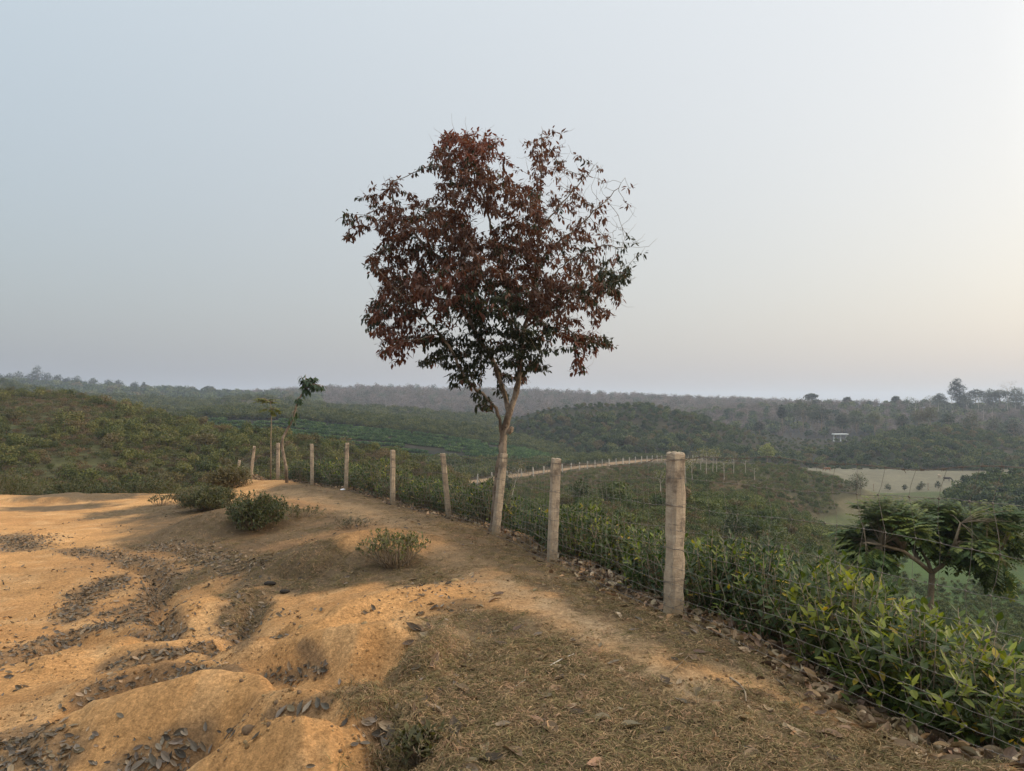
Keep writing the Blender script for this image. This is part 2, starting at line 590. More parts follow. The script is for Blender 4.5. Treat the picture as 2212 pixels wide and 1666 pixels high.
def h_ground(x, y):
    x, y = np.asarray(x, float), np.asarray(y, float)
    z = h_base(x, y)
    near = sstep(60, 30, y)
    if np.any(near > 0):
        wx = x + .035 * (fbm(x * 1.7, y * 1.7, 3, 5) - .5)
        wy = y + .05 * (fbm(x * 1.7 + 9, y * 1.7, 3, 6) - .5)
        add = np.zeros_like(z)
        for w, wn, wf in RIBW:
            d, v, s = seg_dist(wx, wy, w)
            cy = np.mean([q[1] for q in w])
            # which side faces the camera: the points with smaller y
            nearside = (s * np.sign(w[-1][0] - w[0][0]) < 0)
            wid = np.where(nearside, wn, wf)
            add = np.maximum(add, v * np.exp(-(d / wid) ** 2 * 1.1))
        dig = np.zeros_like(z)
        for w in DIGW:
            d, v, _ = seg_dist(wx, wy, w)
            dig = np.maximum(dig, v * 1.5 * np.exp(-(d / .13) ** 2))
        rl_ = (1 - np.abs(2 * fbm(x * 2.6, y * 2.6, 3, 27) - 1)) ** 7
        z = z + (add - dig - .016 * rl_) * near
        z = z + near * (.07 * (fbm(x * .8, y * .8, 3, 21) - .5) + .022 * (fbm(x * 4, y * 4, 3, 22) - .5) + .020 * (fbm(x * 15, y * 15, 3, 23) - .5))
    far = sstep(30, 70, y)
    rd = np.full(z.shape, 1e9)
    if np.any(far > 0):
        rd, _, _ = seg_dist(x, y, ROADW)
    z = z + far * sstep(4, 22, rd) * 1.1 * (fbm(x * .05, y * .05, 3, 31) - .5) * sstep(-15.2, -13, z)
    return z


def drop(x, y):
    return float(h_ground(np.array([x]), np.array([y]))[0])


def hit(px, py):
    """first meeting of a line of sight with the real ground"""
    Ys = np.geomspace(1.6, 280, 500)
    d = ray(px, py)
    t = Ys / d[1]
    x, y, z = d[0] * t, d[1] * t, EYE + d[2] * t
    g = h_ground(x, y)
    k = int(np.argmax(z < g)) if np.any(z < g) else len(Ys) - 1
    lo, hi = Ys[max(k - 1, 0)], Ys[k]
    for _ in range(10):
        m = (lo + hi) / 2
        p = P(px, py, m)
        if p[2] < drop(p[0], p[1]):
            hi = m
        else:
            lo = m
    p = P(px, py, hi)
    return np.array([p[0], p[1], drop(p[0], p[1])])


def stroke(pts):
    """photograph points with a real width in metres -> plan polyline"""
    out = []
    for px, py, w in pts:
        p = hit(px, py)
        out.append((p[0], p[1], w))
    return out


def mask_strokes(x, y, strokes, soft=0.5, wob=0.25, seed=50):
    m = np.zeros_like(x)
    n = (fbm(x * 2.3, y * 2.3, 4, seed) - .5) * 2
    for s in strokes:
        d, w, _ = seg_dist(x, y, s)
        k = d + n * w * wob * 2
        m = np.maximum(m, 1 - sstep(w * (1 - soft), w * (1 + soft), k))
    return m


# dry grass mat, bare sandy path, reddish bare earth, litter filled gullies (photograph points, half width in metres)
S_PATH = [stroke([(1900, 1660, .12), (1700, 1590, .16), (1560, 1510, .18), (1430, 1440, .2), (1300, 1370, .22), (1180, 1310, .24), (1080, 1270, .26), (1000, 1225, .28), (960, 1185, .26)]),
          stroke([(930, 1150, .3), (880, 1130, .35), (760, 1095, .4), (660, 1075, .4), (620, 1062, .4)])]
S_GRASS = [stroke([(950, 1664, .4), (1250, 1620, .8), (1500, 1640, .8), (1800, 1650, .6)]),
           stroke([(900, 1610, .25), (960, 1530, .45), (1100, 1500, .7), (1300, 1500, .7), (1500, 1560, .6)]),
           stroke([(900, 1440, .2), (960, 1400, .25), (1010, 1340, .35), (1100, 1380, .45), (1200, 1430, .45), (1350, 1500, .5)]),
           stroke([(2150, 1640, .5), (1900, 1530, .6), (1700, 1440, .6), (1500, 1360, .7), (1350, 1300, .65), (1230, 1240, .7), (1100, 1190, .8), (1000, 1150, .8), (880, 1110, .8), (760, 1072, .9), (640, 1052, 1.0)]),
           stroke([(650, 1262, .35), (760, 1240, .5), (880, 1222, .5), (950, 1240, .45), (990, 1200, .4)]),
           stroke([(560, 1168, .6), (640, 1150, .6), (740, 1128, .6)]), stroke([(400, 1150, .9), (520, 1140, .9), (640, 1120, .9), (740, 1110, .7)]),
           stroke([(450, 1190, .6), (580, 1205, .45), (680, 1225, .4), (560, 1240, .4)]),
           stroke([(520, 1290, .3), (545, 1320, .3), (500, 1340, .2)]), stroke([(430, 1240, .4), (390, 1260, .35)]),
           stroke([(260, 1110, .9), (330, 1100, 1.0), (430, 1100, 1.0)]), stroke([(0, 1068, 1.2), (150, 1066, 1.2), (250, 1068, 1.0)]), stroke([(60, 1100, .8), (180, 1095, .8)])]
S_BANK = [stroke([(330, 1115, .9), (420, 1120, 1.1), (520, 1140, 1.1), (640, 1115, .9), (740, 1125, .7)]), stroke([(400, 1170, .6), (520, 1185, .6), (640, 1200, .4)]), stroke([(600, 1262, .3), (700, 1245, .5), (850, 1228, .5), (960, 1225, .45), (1000, 1190, .4)]),
          stroke([(1000, 1310, .25), (1080, 1370, .3), (1180, 1410, .3)]), stroke([(870, 1120, .5), (960, 1150, .45), (1080, 1190, .5), (1200, 1240, .5), (1330, 1300, .45), (1500, 1370, .4)]), stroke([(640, 1052, .8), (760, 1080, .6), (860, 1100, .5)])]
S_LITTER = [stroke([(255, 1660, .10), (343, 1646, .13), (425, 1617, .10)]), stroke([(576, 1550, .05), (620, 1538, .09), (690, 1524, .08)]),
            stroke([(195, 1500, .12), (309, 1476, .12), (394, 1459, .08), (514, 1446, .05)]),
            stroke([(240, 1437, .15), (330, 1420, .13), (400, 1408, .09), (446, 1399, .08), (530, 1388, .07), (610, 1376, .04)]),
            stroke([(480, 1375, .12), (505, 1352, .16), (530, 1325, .2), (545, 1297, .2)]),
            stroke([(300, 1368, .12), (380, 1374, .12), (360, 1345, .14), (290, 1335, .16), (340, 1295, .2), (362, 1245, .22), (330, 1215, .22), (240, 1200, .25), (160, 1190, .3)]),
            stroke([(10, 1430, .22), (70, 1412, .2), (150, 1378, .16), (220, 1350, .14), (270, 1345, .12)]), stroke([(30, 1595, .16), (90, 1620, .16), (140, 1640, .14), (0, 1650, .14)]),
            stroke([(150, 1340, .16), (190, 1275, .2), (250, 1250, .2), (200, 1290, .2)]), stroke([(650, 1390, .05), (700, 1452, .04), (570, 1462, .05)]),
            stroke([(330, 1180, .3), (420, 1190, .3), (560, 1225, .3)]), stroke([(820, 1590, .12), (840, 1605, .1)]),
            stroke([(280, 1310, .12), (230, 1330, .12)]), stroke([(20, 1160, .4), (60, 1185, .35)])]
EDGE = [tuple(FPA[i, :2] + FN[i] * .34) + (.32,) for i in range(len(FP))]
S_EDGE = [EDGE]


def soil_colour(x, y, z):
    n1 = fbm(x * .9, y * .9, 4, 70)
    n2 = fbm(x * 3.1, y * 3.1, 4, 71)
    n3 = fbm(x * 9, y * 9, 3, 72)

    def mix(a, b, t):
        return a * (1 - t[..., None]) + np.asarray(b) * t[..., None]
    c = np.zeros(x.shape + (3,))
    c[:] = (.49, .258, .100)
    c = mix(c, (.41, .208, .08), sstep(.45, .65, n1) * .7)
    c = mix(c, (.55, .325, .148), sstep(.52, .7, n2) * .55)
    near = y < 60
    xs, ys = x[near], y[near]
    cn = c[near]
    m = mask_strokes(xs, ys, S_GRASS, .5, .3, 51)
    fary = sstep(5.5, 9, ys)[..., None]
    thatch = np.array((.225, .155, .085)) * (1 - fary) + np.array((.135, .094, .054)) * fary  # darker far off: the tufts' own shade put into the soil colour
    cn = mix(cn, thatch, np.clip(m * (.8 + .7 * n2[near]), 0, .97))
    bk = mask_strokes(xs, ys, S_BANK, .6, .35, 57)
    cn = mix(cn, np.array((.125, .085, .048)), np.clip(bk * (.45 + .9 * n2[near]), 0, .92))
    # red earth in the middle distance
    red = sstep(8, 12, ys) * sstep(-8.5, -4, xs) * .95
    cn = mix(cn, (.205, .118, .058), np.clip(red * (1 - m * .8) * (.45 + n1[near]), 0, 1))
    p = mask_strokes(xs, ys, S_PATH, .55, .3, 52)
    cn = mix(cn, np.array((.37, .25, .14)) * (1 - fary) + np.array((.27, .175, .092)) * fary, np.clip(p * (.1 + 1.0 * n2[near]), 0, .75))
    li = mask_strokes(xs, ys, S_LITTER, .5, .3, 53)
    cn = mix(cn, (.17, .11, .062), li * .75)
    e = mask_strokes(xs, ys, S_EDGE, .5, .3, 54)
    cn = mix(cn, (.075, .05, .032), e * .9)  # shadow among the banked leaves put into a darker soil colour
    # beyond the fence
    fd, fv, fs = seg_dist(xs, ys, [tuple(p) for p in FPA])
    beyond = (fs < 0) * sstep(.5, 1.2, fd)
    cn = mix(cn, (.055, .062, .024), beyond * .9)
    cn = mix(cn, (.085, .075, .035), sstep(26, 32, ys) * .95)
    cn = mix(cn, (.055, .085, .026), sstep(.25, .4, xs / ys) * sstep(24, 34, ys) * .95)
    c[near] = cn
    f = y >= 60
    xf, yf, zf = x[f], y[f], z[f]
    cf = np.zeros(xf.shape + (3,))
    cf[:] = (.05, .043, .02)
    cf = mix(cf, (.085, .058, .03), sstep(.45, .6, fbm(xf * .06, yf * .06, 4, 80)) * .8)
    fld = sstep(-14.7, -15.2, zf) * (xf > 20)
    g = fbm(xf * .04, yf * .09, 4, 81)
    fc = mix(np.zeros(xf.shape + (3,)) + (.062, .074, .028), (.095, .08, .04), sstep(.35, .62, g))
    fc = mix(fc, (.055, .082, .026), sstep(110, 70, yf))
    fc = mix(fc, (.135, .12, .078), sstep(141, 144, yf + 2 * g) * sstep(230, 215, yf))
    cf = mix(cf, (.05, .078, .024), sstep(.40, .47, xf / yf) * sstep(105, 90, yf))
    cf = cf * (1 - fld[..., None]) + fc * fld[..., None]
    c[f] = cf * (.72 + .56 * fbm(xf * .35, yf * .22, 4, 84))[..., None]
    return c * (0.85 + .3 * n3[..., None])


def build_ground():
    nu, nv = 700, 900
    u = np.linspace(-1.75, 1.75, nu)
    v = np.concatenate([np.geomspace(0.9, 2.4, 40, endpoint=False), np.geomspace(2.4, 45, 640, endpoint=False), np.geomspace(45, 320, 180, endpoint=False), np.geomspace(320, 2600, 40)])
    nv = len(v)
    Y, U = np.meshgrid(v, u, indexing='ij')
    X = U * Y
    Z = h_ground(X, Y)
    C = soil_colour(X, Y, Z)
    mb = MB()
    i, k = np.meshgrid(np.arange(nv - 1), np.arange(nu - 1), indexing='ij')
    a = (i * nu + k).ravel()
    q = np.stack([a, a + 1, a + nu + 1, a + nu], -1)
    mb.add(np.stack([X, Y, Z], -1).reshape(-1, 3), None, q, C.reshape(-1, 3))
    o = mb.build('ground', M['ground'])
    tag(o, kind='structure')
    o['label'] = 'bare orange earth slope with gullies running down to the valley floor'
    return o


build_ground()


# ---------------------------------------------------------------- hills
class Hill:
    def __init__(self, name, crest, base, colour, seed, amp=1.0, back=60, nf=90, ns=260, label='', bulge=0.35):
        cr = np.array([P(*c) for c in crest])
        ba = np.array([P(*c) for c in base])
        pc = np.array([c[0] for c in crest], float)
        pb = np.array([c[0] for c in base], float)
        px = np.linspace(max(pc[0], pb[0]), min(pc[-1], pb[-1]), ns)

        def smooth_interp(p, q):
            o = np.stack([np.interp(px, p, q[:, i]) for i in range(3)], -1)
            ker = np.hanning(15)
            ker /= ker.sum()
            pad = np.concatenate([np.repeat(o[:1], 7, 0), o, np.repeat(o[-1:], 7, 0)])
            return np.stack([np.convolve(pad[:, i], ker, 'valid') for i in range(3)], -1)
        C_, B_ = smooth_interp(pc, cr), smooth_interp(pb, ba)
        t = np.linspace(-.12, 1, nf)
        tt = np.clip(t, 0, 1)
        prof = (1 - bulge) * t + bulge * np.where(t > 0, np.sin(tt * PI / 2), t)
        G = B_[None] + (C_ - B_)[None] * t[:, None, None]
        G[..., 2] = B_[None, :, 2] + (C_ - B_)[None, :, 2] * prof[:, None]
        tb = np.linspace(0, 1, 14)[1:]
        out = norm(C_[:, :2] - B_[:, :2])
        K = np.repeat(C_[None], len(tb), 0)
        K[..., 0] += out[None, :, 0] * back * tb[:, None]
        K[..., 1] += out[None, :, 1] * back * tb[:, None]
        dropz = np.maximum(C_[:, 2] + 20, 4)
        K[..., 2] -= dropz[None] * (tb[:, None] ** 2)
        A = np.concatenate([G, K])
        nz = (fbm(A[..., 0] * .035, A[..., 1] * .035, 4, seed) - .5) * amp * 2
        A[..., 2] += nz * np.concatenate([np.clip(1.15 - t ** 4, .12, 1), np.full(len(tb), .12)])[:, None]
        self.G, self.A, self.nf, self.ns = A[:nf], A, nf, ns
        self.px = px
        n = fbm(A[..., 0] * .07, A[..., 1] * .07, 5, seed + 3)
        c = np.asarray(colour[0]) * (1 - sstep(.38, .62, n)[..., None]) + np.asarray(colour[1]) * sstep(.38, .62, n)[..., None]
        mb = MB()
        nr = A.shape[0]
        i, k = np.meshgrid(np.arange(nr - 1), np.arange(ns - 1), indexing='ij')
        a = (i * ns + k).ravel()
        mb.add(A.reshape(-1, 3), None, np.stack([a, a + 1, a + ns + 1, a + ns], -1), c.reshape(-1, 3))
        self.o = tag(mb.build(name, M['hill']), kind='structure')
        self.o['label'] = label

    def at(self, s, t):
        """s 0..1 along the hill, t 0..1 from foot to crest"""
        s, t = np.clip(np.asarray(s, float), 0, 1), np.clip(np.asarray(t, float), 0, 1)
        fi = (t + .12) / 1.12 * (self.nf - 1)
        fk = s * (self.ns - 1)
        i0 = np.minimum(fi.astype(int), self.nf - 2)
        k0 = np.minimum(fk.astype(int), self.ns - 2)
        a, b = (fi - i0)[:, None], (fk - k0)[:, None]
        G = self.G
        return (G[i0, k0] * (1 - a) + G[i0 + 1, k0] * a) * (1 - b) + (G[i0, k0 + 1] * (1 - a) + G[i0 + 1, k0 + 1] * a) * b

    def s_of(self, px):
        return (px - self.px[0]) / (self.px[-1] - self.px[0])

    def scatter(self, n, seed, tmin=0.0, tmax=1.0, smin=0.0, smax=1.0, spacing=0):
        r = np.random.default_rng(seed)
        s, t = r.uniform(smin, smax, n * 3), r.uniform(tmin, tmax, n * 3)
        p = self.at(s, t)
        # thin where the photograph foreshortens nothing: weight by real width so density is even on the ground
        w = p[:, 1] / p[:, 1].max()
        keep = r.uniform(size=len(w)) < w
        p = p[keep]
        if spacing:
            cell = {}
            out = []
            for q in p:
                k = (int(q[0] / spacing), int(q[1] / spacing))
                ok = True
                for dx in (-1, 0, 1):
                    for dy in (-1, 0, 1):
                        for e in cell.get((k[0] + dx, k[1] + dy), ()):
                            if (e[0] - q[0]) ** 2 + (e[1] - q[1]) ** 2 < spacing ** 2:
                                ok = False
                if ok:
                    cell.setdefault(k, []).append(q)
                    out.append(q)
                if len(out) >= n:
                    break
            return np.array(out)
        return p[:n]


BROWN, OLIVE = (.125, .078, .040), (.085, .075, .030)
H_left = Hill('hill', [(-900, 800, 120), (-300, 838, 105), (0, 849, 99), (100, 852, 96), (190, 860, 92), (300, 892, 87), (400, 908, 82), (520, 934, 77), (640, 951, 75), (740, 970, 72), (884, 994, 70), (950, 1020, 70), (1010, 1046, 72)],
              [(-900, 1110, 42), (-300, 1095, 42), (0, 1084, 43), (170, 1084, 45), (300, 1088, 47), (400, 1092, 49), (520, 1092, 50), (640, 1092, 52), (740, 1092, 54), (884, 1086, 58), (950, 1072, 62), (1010, 1060, 68)],
              ((.085, .066, .03), (.06, .058, .022)), 101, 1.6, 40, label='bushy hillside beyond the dirt track with brown earth between shrubs', bulge=.5)
H_tea = Hill('hill', [(300, 912, 165), (380, 905, 170), (470, 900, 172), (640, 900, 175), (800, 917, 180), (950, 936, 185), (1060, 958, 188), (1130, 968, 190), (1200, 986, 195), (1290, 1002, 198)],
             [(300, 985, 120), (380, 990, 120), (640, 1002, 120), (800, 1012, 125), (950, 1016, 130), (1100, 1011, 150), (1200, 1007, 168), (1290, 1006, 190)],
             ((.016, .017, .011), (.026, .022, .013)), 111, .8, 60, label='terraced tea hill covered by clipped dark green rows', bulge=.25)  # near-black soil: shade between the tea rows put into its colour
H_crest = Hill('hill', [(420, 890, 195), (560, 887, 198), (700, 892, 202), (860, 910, 206), (1000, 922, 210), (1130, 950, 214), (1240, 978, 216), (1330, 1000, 216), (1400, 1004, 216)],
               [(420, 902, 176), (560, 902, 178), (700, 904, 180), (860, 925, 185), (1000, 944, 190), (1130, 970, 194), (1240, 995, 198), (1330, 1006, 200), (1400, 1008, 200)],
               ((.09, .07, .036), (.06, .06, .025)), 121, .6, 60, 30, 160, label='pale scrubby ridge just behind the tea rows')
H_right = Hill('hill', [(1000, 960, 250), (1060, 926, 252), (1110, 905, 255), (1170, 885, 260), (1300, 877, 265), (1400, 882, 270), (1500, 902, 270), (1600, 928, 270), (1700, 949, 275), (1780, 955, 280), (1840, 953, 280), (1880, 944, 272), (1930, 932, 265), (2000, 922, 262), (2060, 926, 260), (2150, 938, 262), (2250, 950, 265), (2600, 955, 270)],
               [(1000, 995, 205), (1060, 995, 202), (1300, 1002, 200), (1500, 1008, 200), (1800, 1016, 192), (2000, 1022, 186), (2250, 1026, 184), (2600, 1030, 184)],
               ((.04, .032, .018), (.026, .028, .013)), 131, 2.2, 70, label='wooded hill beyond the valley field')
H_bank = Hill('hill', [(2050, 1084, 128), (2075, 1062, 130), (2110, 1046, 130), (2212, 1040, 135), (2500, 1030, 140)], [(2050, 1090, 122), (2075, 1092, 116), (2110, 1104, 110), (2212, 1114, 105), (2500, 1125, 100)],
              ((.04, .04, .02), (.035, .035, .018)), 141, 1.0, 40, 40, 80, label='small wooded spur reaching into the field')
H_mid = Hill('hill', [(-600, 790, 330), (-200, 806, 320), (0, 828, 310), (50, 838, 310), (133, 850, 310), (200, 861, 320), (367, 864, 325), (467, 870, 330), (493, 861, 320), (567, 862, 320), (667, 874, 320), (737, 886, 322), (817, 887, 326), (884, 893, 330), (984, 899, 330), (1060, 905, 330), (1140, 915, 330), (1240, 935, 330)],
             [(-600, 880, 225), (0, 890, 225), (367, 900, 230), (567, 910, 230), (737, 915, 235), (884, 920, 240), (1060, 940, 250), (1240, 960, 260)],
             ((.085, .066, .042), (.05, .055, .028)), 151, 2.5, 80, label='further pale hill with faint terraced tea slopes')
H_far_l = Hill('hill', [(-700, 800, 560), (-200, 820, 560), (0, 836, 560), (80, 836, 560), (200, 845, 560), (300, 852, 560), (450, 858, 570), (560, 862, 580), (700, 866, 590)], [(-700, 880, 430), (0, 880, 430), (300, 885, 430), (700, 890, 430)],
               ((.06, .06, .04), (.05, .055, .035)), 161, 2, 90, 40, 160, label='distant forested ridge under the left sky')
H_far_c = Hill('hill', [(430, 872, 640), (520, 862, 640), (700, 852, 640), (800, 848, 640), (900, 851, 640), (1050, 854, 640), (1200, 859, 640), (1350, 867, 640), (1500, 873, 640), (1650, 879, 640), (1800, 884, 640)], [(430, 890, 480), (700, 902, 460), (900, 908, 455), (1050, 910, 450), (1300, 915, 450), (1500, 915, 450), (1800, 915, 450)],
               ((.11, .085, .08), (.085, .07, .065)), 171, 2, 90, 50, 200, label='long distant ridge of leafless purple brown forest')
H_far_r = Hill('hill', [(1480, 895, 460), (1640, 884, 460), (1750, 879, 460), (1850, 880, 460), (1900, 877, 460), (2000, 880, 455), (2060, 886, 450), (2212, 884, 450), (2700, 880, 450)], [(1480, 930, 340), (1700, 945, 330), (1900, 945, 325), (2212, 950, 320), (2700, 950, 320)],
               ((.045, .038, .028), (.035, .033, .023)), 181, 2, 90, 50, 180, label='distant ridge with scattered tall trees on the skyline')


# ---------------------------------------------------------------- plants
def clump_points(n, rx, ry, rz, r, shell=0.45, lumps=7):
    """points through a lumpy crown volume"""
    cs = norm(r.normal(size=(lumps, 3))) * np.array([rx, ry, rz]) * r.uniform(.25, .62, (lumps, 1))
    rad = r.uniform(.38, .62, lumps)
    k = r.integers(0, lumps, n)
    d = norm(r.normal(size=(n, 3))) * (r.uniform(shell, 1, (n, 1)) ** .6)
    p = cs[k] + d * np.array([rx, ry, rz]) * rad[k][:, None]
    return p, d


def bush_mesh(name, seed, h=1.0, w=1.0, leaves=260, ll=.16, cols=((.07, .085, .028), (.12, .11, .045)), detail=1, stems=6, wr=.45, lumps=7):
    r = np.random.default_rng(seed)
    mb = MB()
    p, d = clump_points(leaves, w * .5, w * .5, h * .42, r, .4, lumps)
    p[:, 2] += h * .56
    p[:, 2] = np.maximum(p[:, 2], .04 * h)
    dirs = norm(np.cross(d, rdir(leaves, r)) + d * .35)
    t = r.uniform(size=(leaves, 1)) ** 1.3
    col = np.asarray(cols[0]) * (1 - t) + np.asarray(cols[1]) * t
    col = col * r.uniform(.7, 1.3, (leaves, 1))
    add_leaves(mb, p, dirs, d + np.array([0, 0, .35]) + rdir(leaves, r) * .5, r.uniform(.7, 1.3, leaves) * ll, wr, col, detail, .2, .25, 0)
    for k in range(stems):
        q = p[r.integers(0, leaves)]
        a = np.array([q[0] * .15, q[1] * .15, 0])
        mid = (a + q) / 2 + r.normal(size=3) * .06 * h
        add_tube(mb, [a, mid, q], [h * .016, h * .012, h * .006], 4, (.16, .11, .07), 1)
    return mb.mesh(name, [M['leaf'], M['twig']], False)


def place_copies(mesh, pts, sizes, name, label, cat, group, r, sink=.05, zs=(.85, 1.15)):
    for p, s in zip(pts, sizes):
        me = mesh[r.randrange(len(mesh))]
        o = bpy.data.objects.new(name, me)
        COL.objects.link(o)
        o.location = (p[0], p[1], p[2] - sink * s)
        o.rotation_euler = (r.uniform(-.08, .08), r.uniform(-.08, .08), r.uniform(0, 6.28))
        o.scale = (s * r.uniform(.9, 1.15), s * r.uniform(.9, 1.15), s * r.uniform(*zs))
        tag(o, label, cat, group)


def proto_collection(name, meshes):
    c = bpy.data.collections.new(name)
    for m in meshes:
        o = bpy.data.objects.new(m.name, m)
        c.objects.link(o)
    return c


def scatter_stuff(name, pts, scales, rots, meshes, label, cat):
    """uncountable cover: one object whose geometry nodes set copies of a few plants on its points"""
    me = bpy.data.meshes.new(name)
    me.vertices.add(len(pts))
    me.vertices.foreach_set('co', np.asarray(pts, np.float32).ravel())
    a = me.attributes.new('scl', 'FLOAT', 'POINT')
    a.data.foreach_set('value', np.asarray(scales, np.float32))
    a = me.attributes.new('rot', 'FLOAT_VECTOR', 'POINT')
    a.data.foreach_set('vector', np.asarray(rots, np.float32).ravel())
    o = bpy.data.objects.new(name, me)
    COL.objects.link(o)
    tag(o, label, cat, kind='stuff')
    ng = bpy.data.node_groups.new(name + '_cover', 'GeometryNodeTree')
    ng.interface.new_socket('Geometry', in_out='INPUT', socket_type='NodeSocketGeometry')
    ng.interface.new_socket('Geometry', in_out='OUTPUT', socket_type='NodeSocketGeometry')
    gi, go = ng.nodes.new('NodeGroupInput'), ng.nodes.new('NodeGroupOutput')
    ci = ng.nodes.new('GeometryNodeCollectionInfo')
    ci.inputs['Collection'].default_value = proto_collection(name + '_kinds', meshes)
    ci.inputs['Separate Children'].default_value = True
    ci.inputs['Reset Children'].default_value = True
    ip = ng.nodes.new('GeometryNodeInstanceOnPoints')
    ip.inputs['Pick Instance'].default_value = True
    ar = ng.nodes.new('GeometryNodeInputNamedAttribute')
    ar.data_type = 'FLOAT_VECTOR'
    ar.inputs['Name'].default_value = 'rot'
    asx = ng.nodes.new('GeometryNodeInputNamedAttribute')
    asx.data_type = 'FLOAT'
    asx.inputs['Name'].default_value = 'scl'
    L = ng.links.new
    L(gi.outputs[0], ip.inputs['Points'])
    L(ci.outputs[0], ip.inputs['Instance'])
    L(ar.outputs['Attribute'], ip.inputs['Rotation'])
    L(asx.outputs['Attribute'], ip.inputs['Scale'])
    L(ip.outputs[0], go.inputs[0])
    md = o.modifiers.new('cover', 'NODES')
    md.node_group = ng
    return o


def rand_rots(n, r, tilt=.1):
    return np.stack([r.uniform(-tilt, tilt, n), r.uniform(-tilt, tilt, n), r.uniform(0, 6.28, n)], -1)


def split_near(p, sizes, n):
    """the n that show largest, and the rest"""
    k = np.argsort(-np.asarray(sizes) / p[:, 1])
    inview = np.abs(p[k, 0] / p[k, 1]) < .74
    near = k[inview][:n]
    rest = np.setdiff1d(np.arange(len(p)), near)
    return near, rest


GREEN_DRY = ((.058, .062, .020), (.125, .098, .036))
bushL = [bush_mesh('hill_shrub', 200 + i, 1.0, 1.25, 420, .15, ((.055, .066, .016), (.16, .148, .038)) if i < 5 else ((.085, .068, .026), (.15, .115, .048)), 1, 6) for i in range(6)]
r_ = random.Random(3)
pl = H_left.scatter(2600, 21, .0, 1.0, spacing=1.0)
gapn = fbm(pl[:, 0] * .09, pl[:, 1] * .09, 3, 91)
pl = pl[gapn > .335]
sz = np.random.default_rng(5).uniform(.55, 1.35, len(pl)) * (.8 + .5 * fbm(pl[:, 0] * .2, pl[:, 1] * .2, 2, 92))
nr_, rs_ = split_near(pl, sz, 280)
place_copies(bushL, pl[nr_], sz[nr_], 'shrub', 'dusty olive green shrub scattered on the brown hillside beyond the dirt track', 'shrub', 'shrubs scattered over the bushy hillside', r_)
scatter_stuff('hillside_shrubbery', pl[rs_], sz[rs_], rand_rots(len(rs_), rng), bushL, 'dense olive shrubbery over the upper part of the bushy hillside', 'shrubbery')
lowL = [bush_mesh('low_scrub', 230 + i, .4, .9, 150, .1, ((.075, .052, .024), (.15, .10, .05)), 0, 2) for i in range(3)]
pq = H_left.scatter(8000, 22, 0, 1)
scatter_stuff('dry_undergrowth', pq, rng.uniform(.6, 1.3, len(pq)), rand_rots(len(pq), rng), lowL + [bush_mesh('green_scrub', 236, .45, .9, 150, .1, ((.05, .058, .016), (.115, .112, .034)), 0, 2), bush_mesh('green_scrub', 237, .45, .9, 150, .1, ((.05, .058, .016), (.115, .112, .034)), 0, 2)], 'dry brown and olive undergrowth between the hillside shrubs', 'undergrowth')

# tea terraces
teaM = [bush_mesh('tea', 250 + i, .66, 1.3, 260, .24, ((.034, .07, .025), (.11, .185, .06)), 0, 2, .6, 12) for i in range(4)]
tp = []
rt = np.random.default_rng(31)
for row in range(10):
    t0 = .03 + row / 10 * .92
    s = .02
    while s < .985:
        s += rt.uniform(.0042, .0068)
        tw = t0 + .02 * math.sin(s * 9 + row * .15) + .012 * math.sin(s * 23 + 1) + rt.normal() * .003
        if 0 < tw < .98 and rt.uniform() > .05:
            tp.append((s, tw))
tp = np.array(tp)
tpp = H_tea.at(tp[:, 0], tp[:, 1])
keep = fbm(tpp[:, 0] * .05, tpp[:, 1] * .08, 3, 95) > .30
tpp = tpp[keep]
tsz = rt.uniform(.8, 1.15, len(tpp))
nr_, rs_ = split_near(tpp, tsz, 220)
place_copies(teaM, tpp[nr_], tsz[nr_], 'tea_bush', 'clipped dark green tea bush in the lowest rows of the terraced tea hill', 'tea bush', 'tea bushes in the rows of the terraced hill', r_)
scatter_stuff('tea_rows', tpp[rs_], tsz[rs_], rand_rots(len(rs_), rng, .05), teaM, 'long rows of clipped dark green tea on the terraced hill', 'tea rows')

# scrub on the other slopes
midM = [bush_mesh('slope_bush', 270 + i, 1.0, 1.3, 260, .2, ((.04, .056, .017), (.115, .118, .038)), 0, 3) for i in range(5)]
woodM = [bush_mesh('wood_clump', 290 + i, 1.0, 1.25, 520, .17, (((.022, .042, .014), (.08, .105, .03)), ((.03, .048, .014), (.12, .135, .04)), ((.018, .034, .012), (.055, .078, .024)))[i % 3] if i < 5 else ((.08, .066, .028), (.14, .115, .048)), 0, 3, .55, 6) for i in range(6)]
pc = np.concatenate([H_crest.scatter(1800, 41, 0, 1, spacing=1.0), H_tea.scatter(500, 48, .9, 1, spacing=1.0), H_tea.scatter(1100, 49, 0, .12, spacing=1.0)])
scatter_stuff('ridge_scrub', pc, rng.uniform(1.0, 2.2, len(pc)), rand_rots(len(pc), rng), midM, 'olive scrub along the ridge behind the tea rows', 'scrub')
pw = H_right.scatter(3200, 42, 0, 1, spacing=2.0)
wn = fbm(pw[:, 0] * .03, pw[:, 1] * .05, 3, 96)
ws = (.9 + 5.5 * np.clip(wn - .3, 0, 1) ** 1.2) * rng.uniform(.7, 1.35, len(pw))
crest_k = H_right.at(np.linspace(0, 1, 5), np.full(5, .99))
scatter_stuff('hill_woodland', pw, ws, rand_rots(len(pw), rng), woodM, 'dark green woodland scrub covering the hill beyond the field', 'woodland')
pb_ = H_bank.scatter(300, 43, 0, 1, spacing=1.3)
scatter_stuff('spur_thicket', pb_, rng.uniform(1.5, 3.2, len(pb_)), rand_rots(len(pb_), rng), woodM, 'dark thicket on the small spur beside the field', 'thicket')
pm = H_mid.scatter(2600, 44, 0, 1, spacing=2)
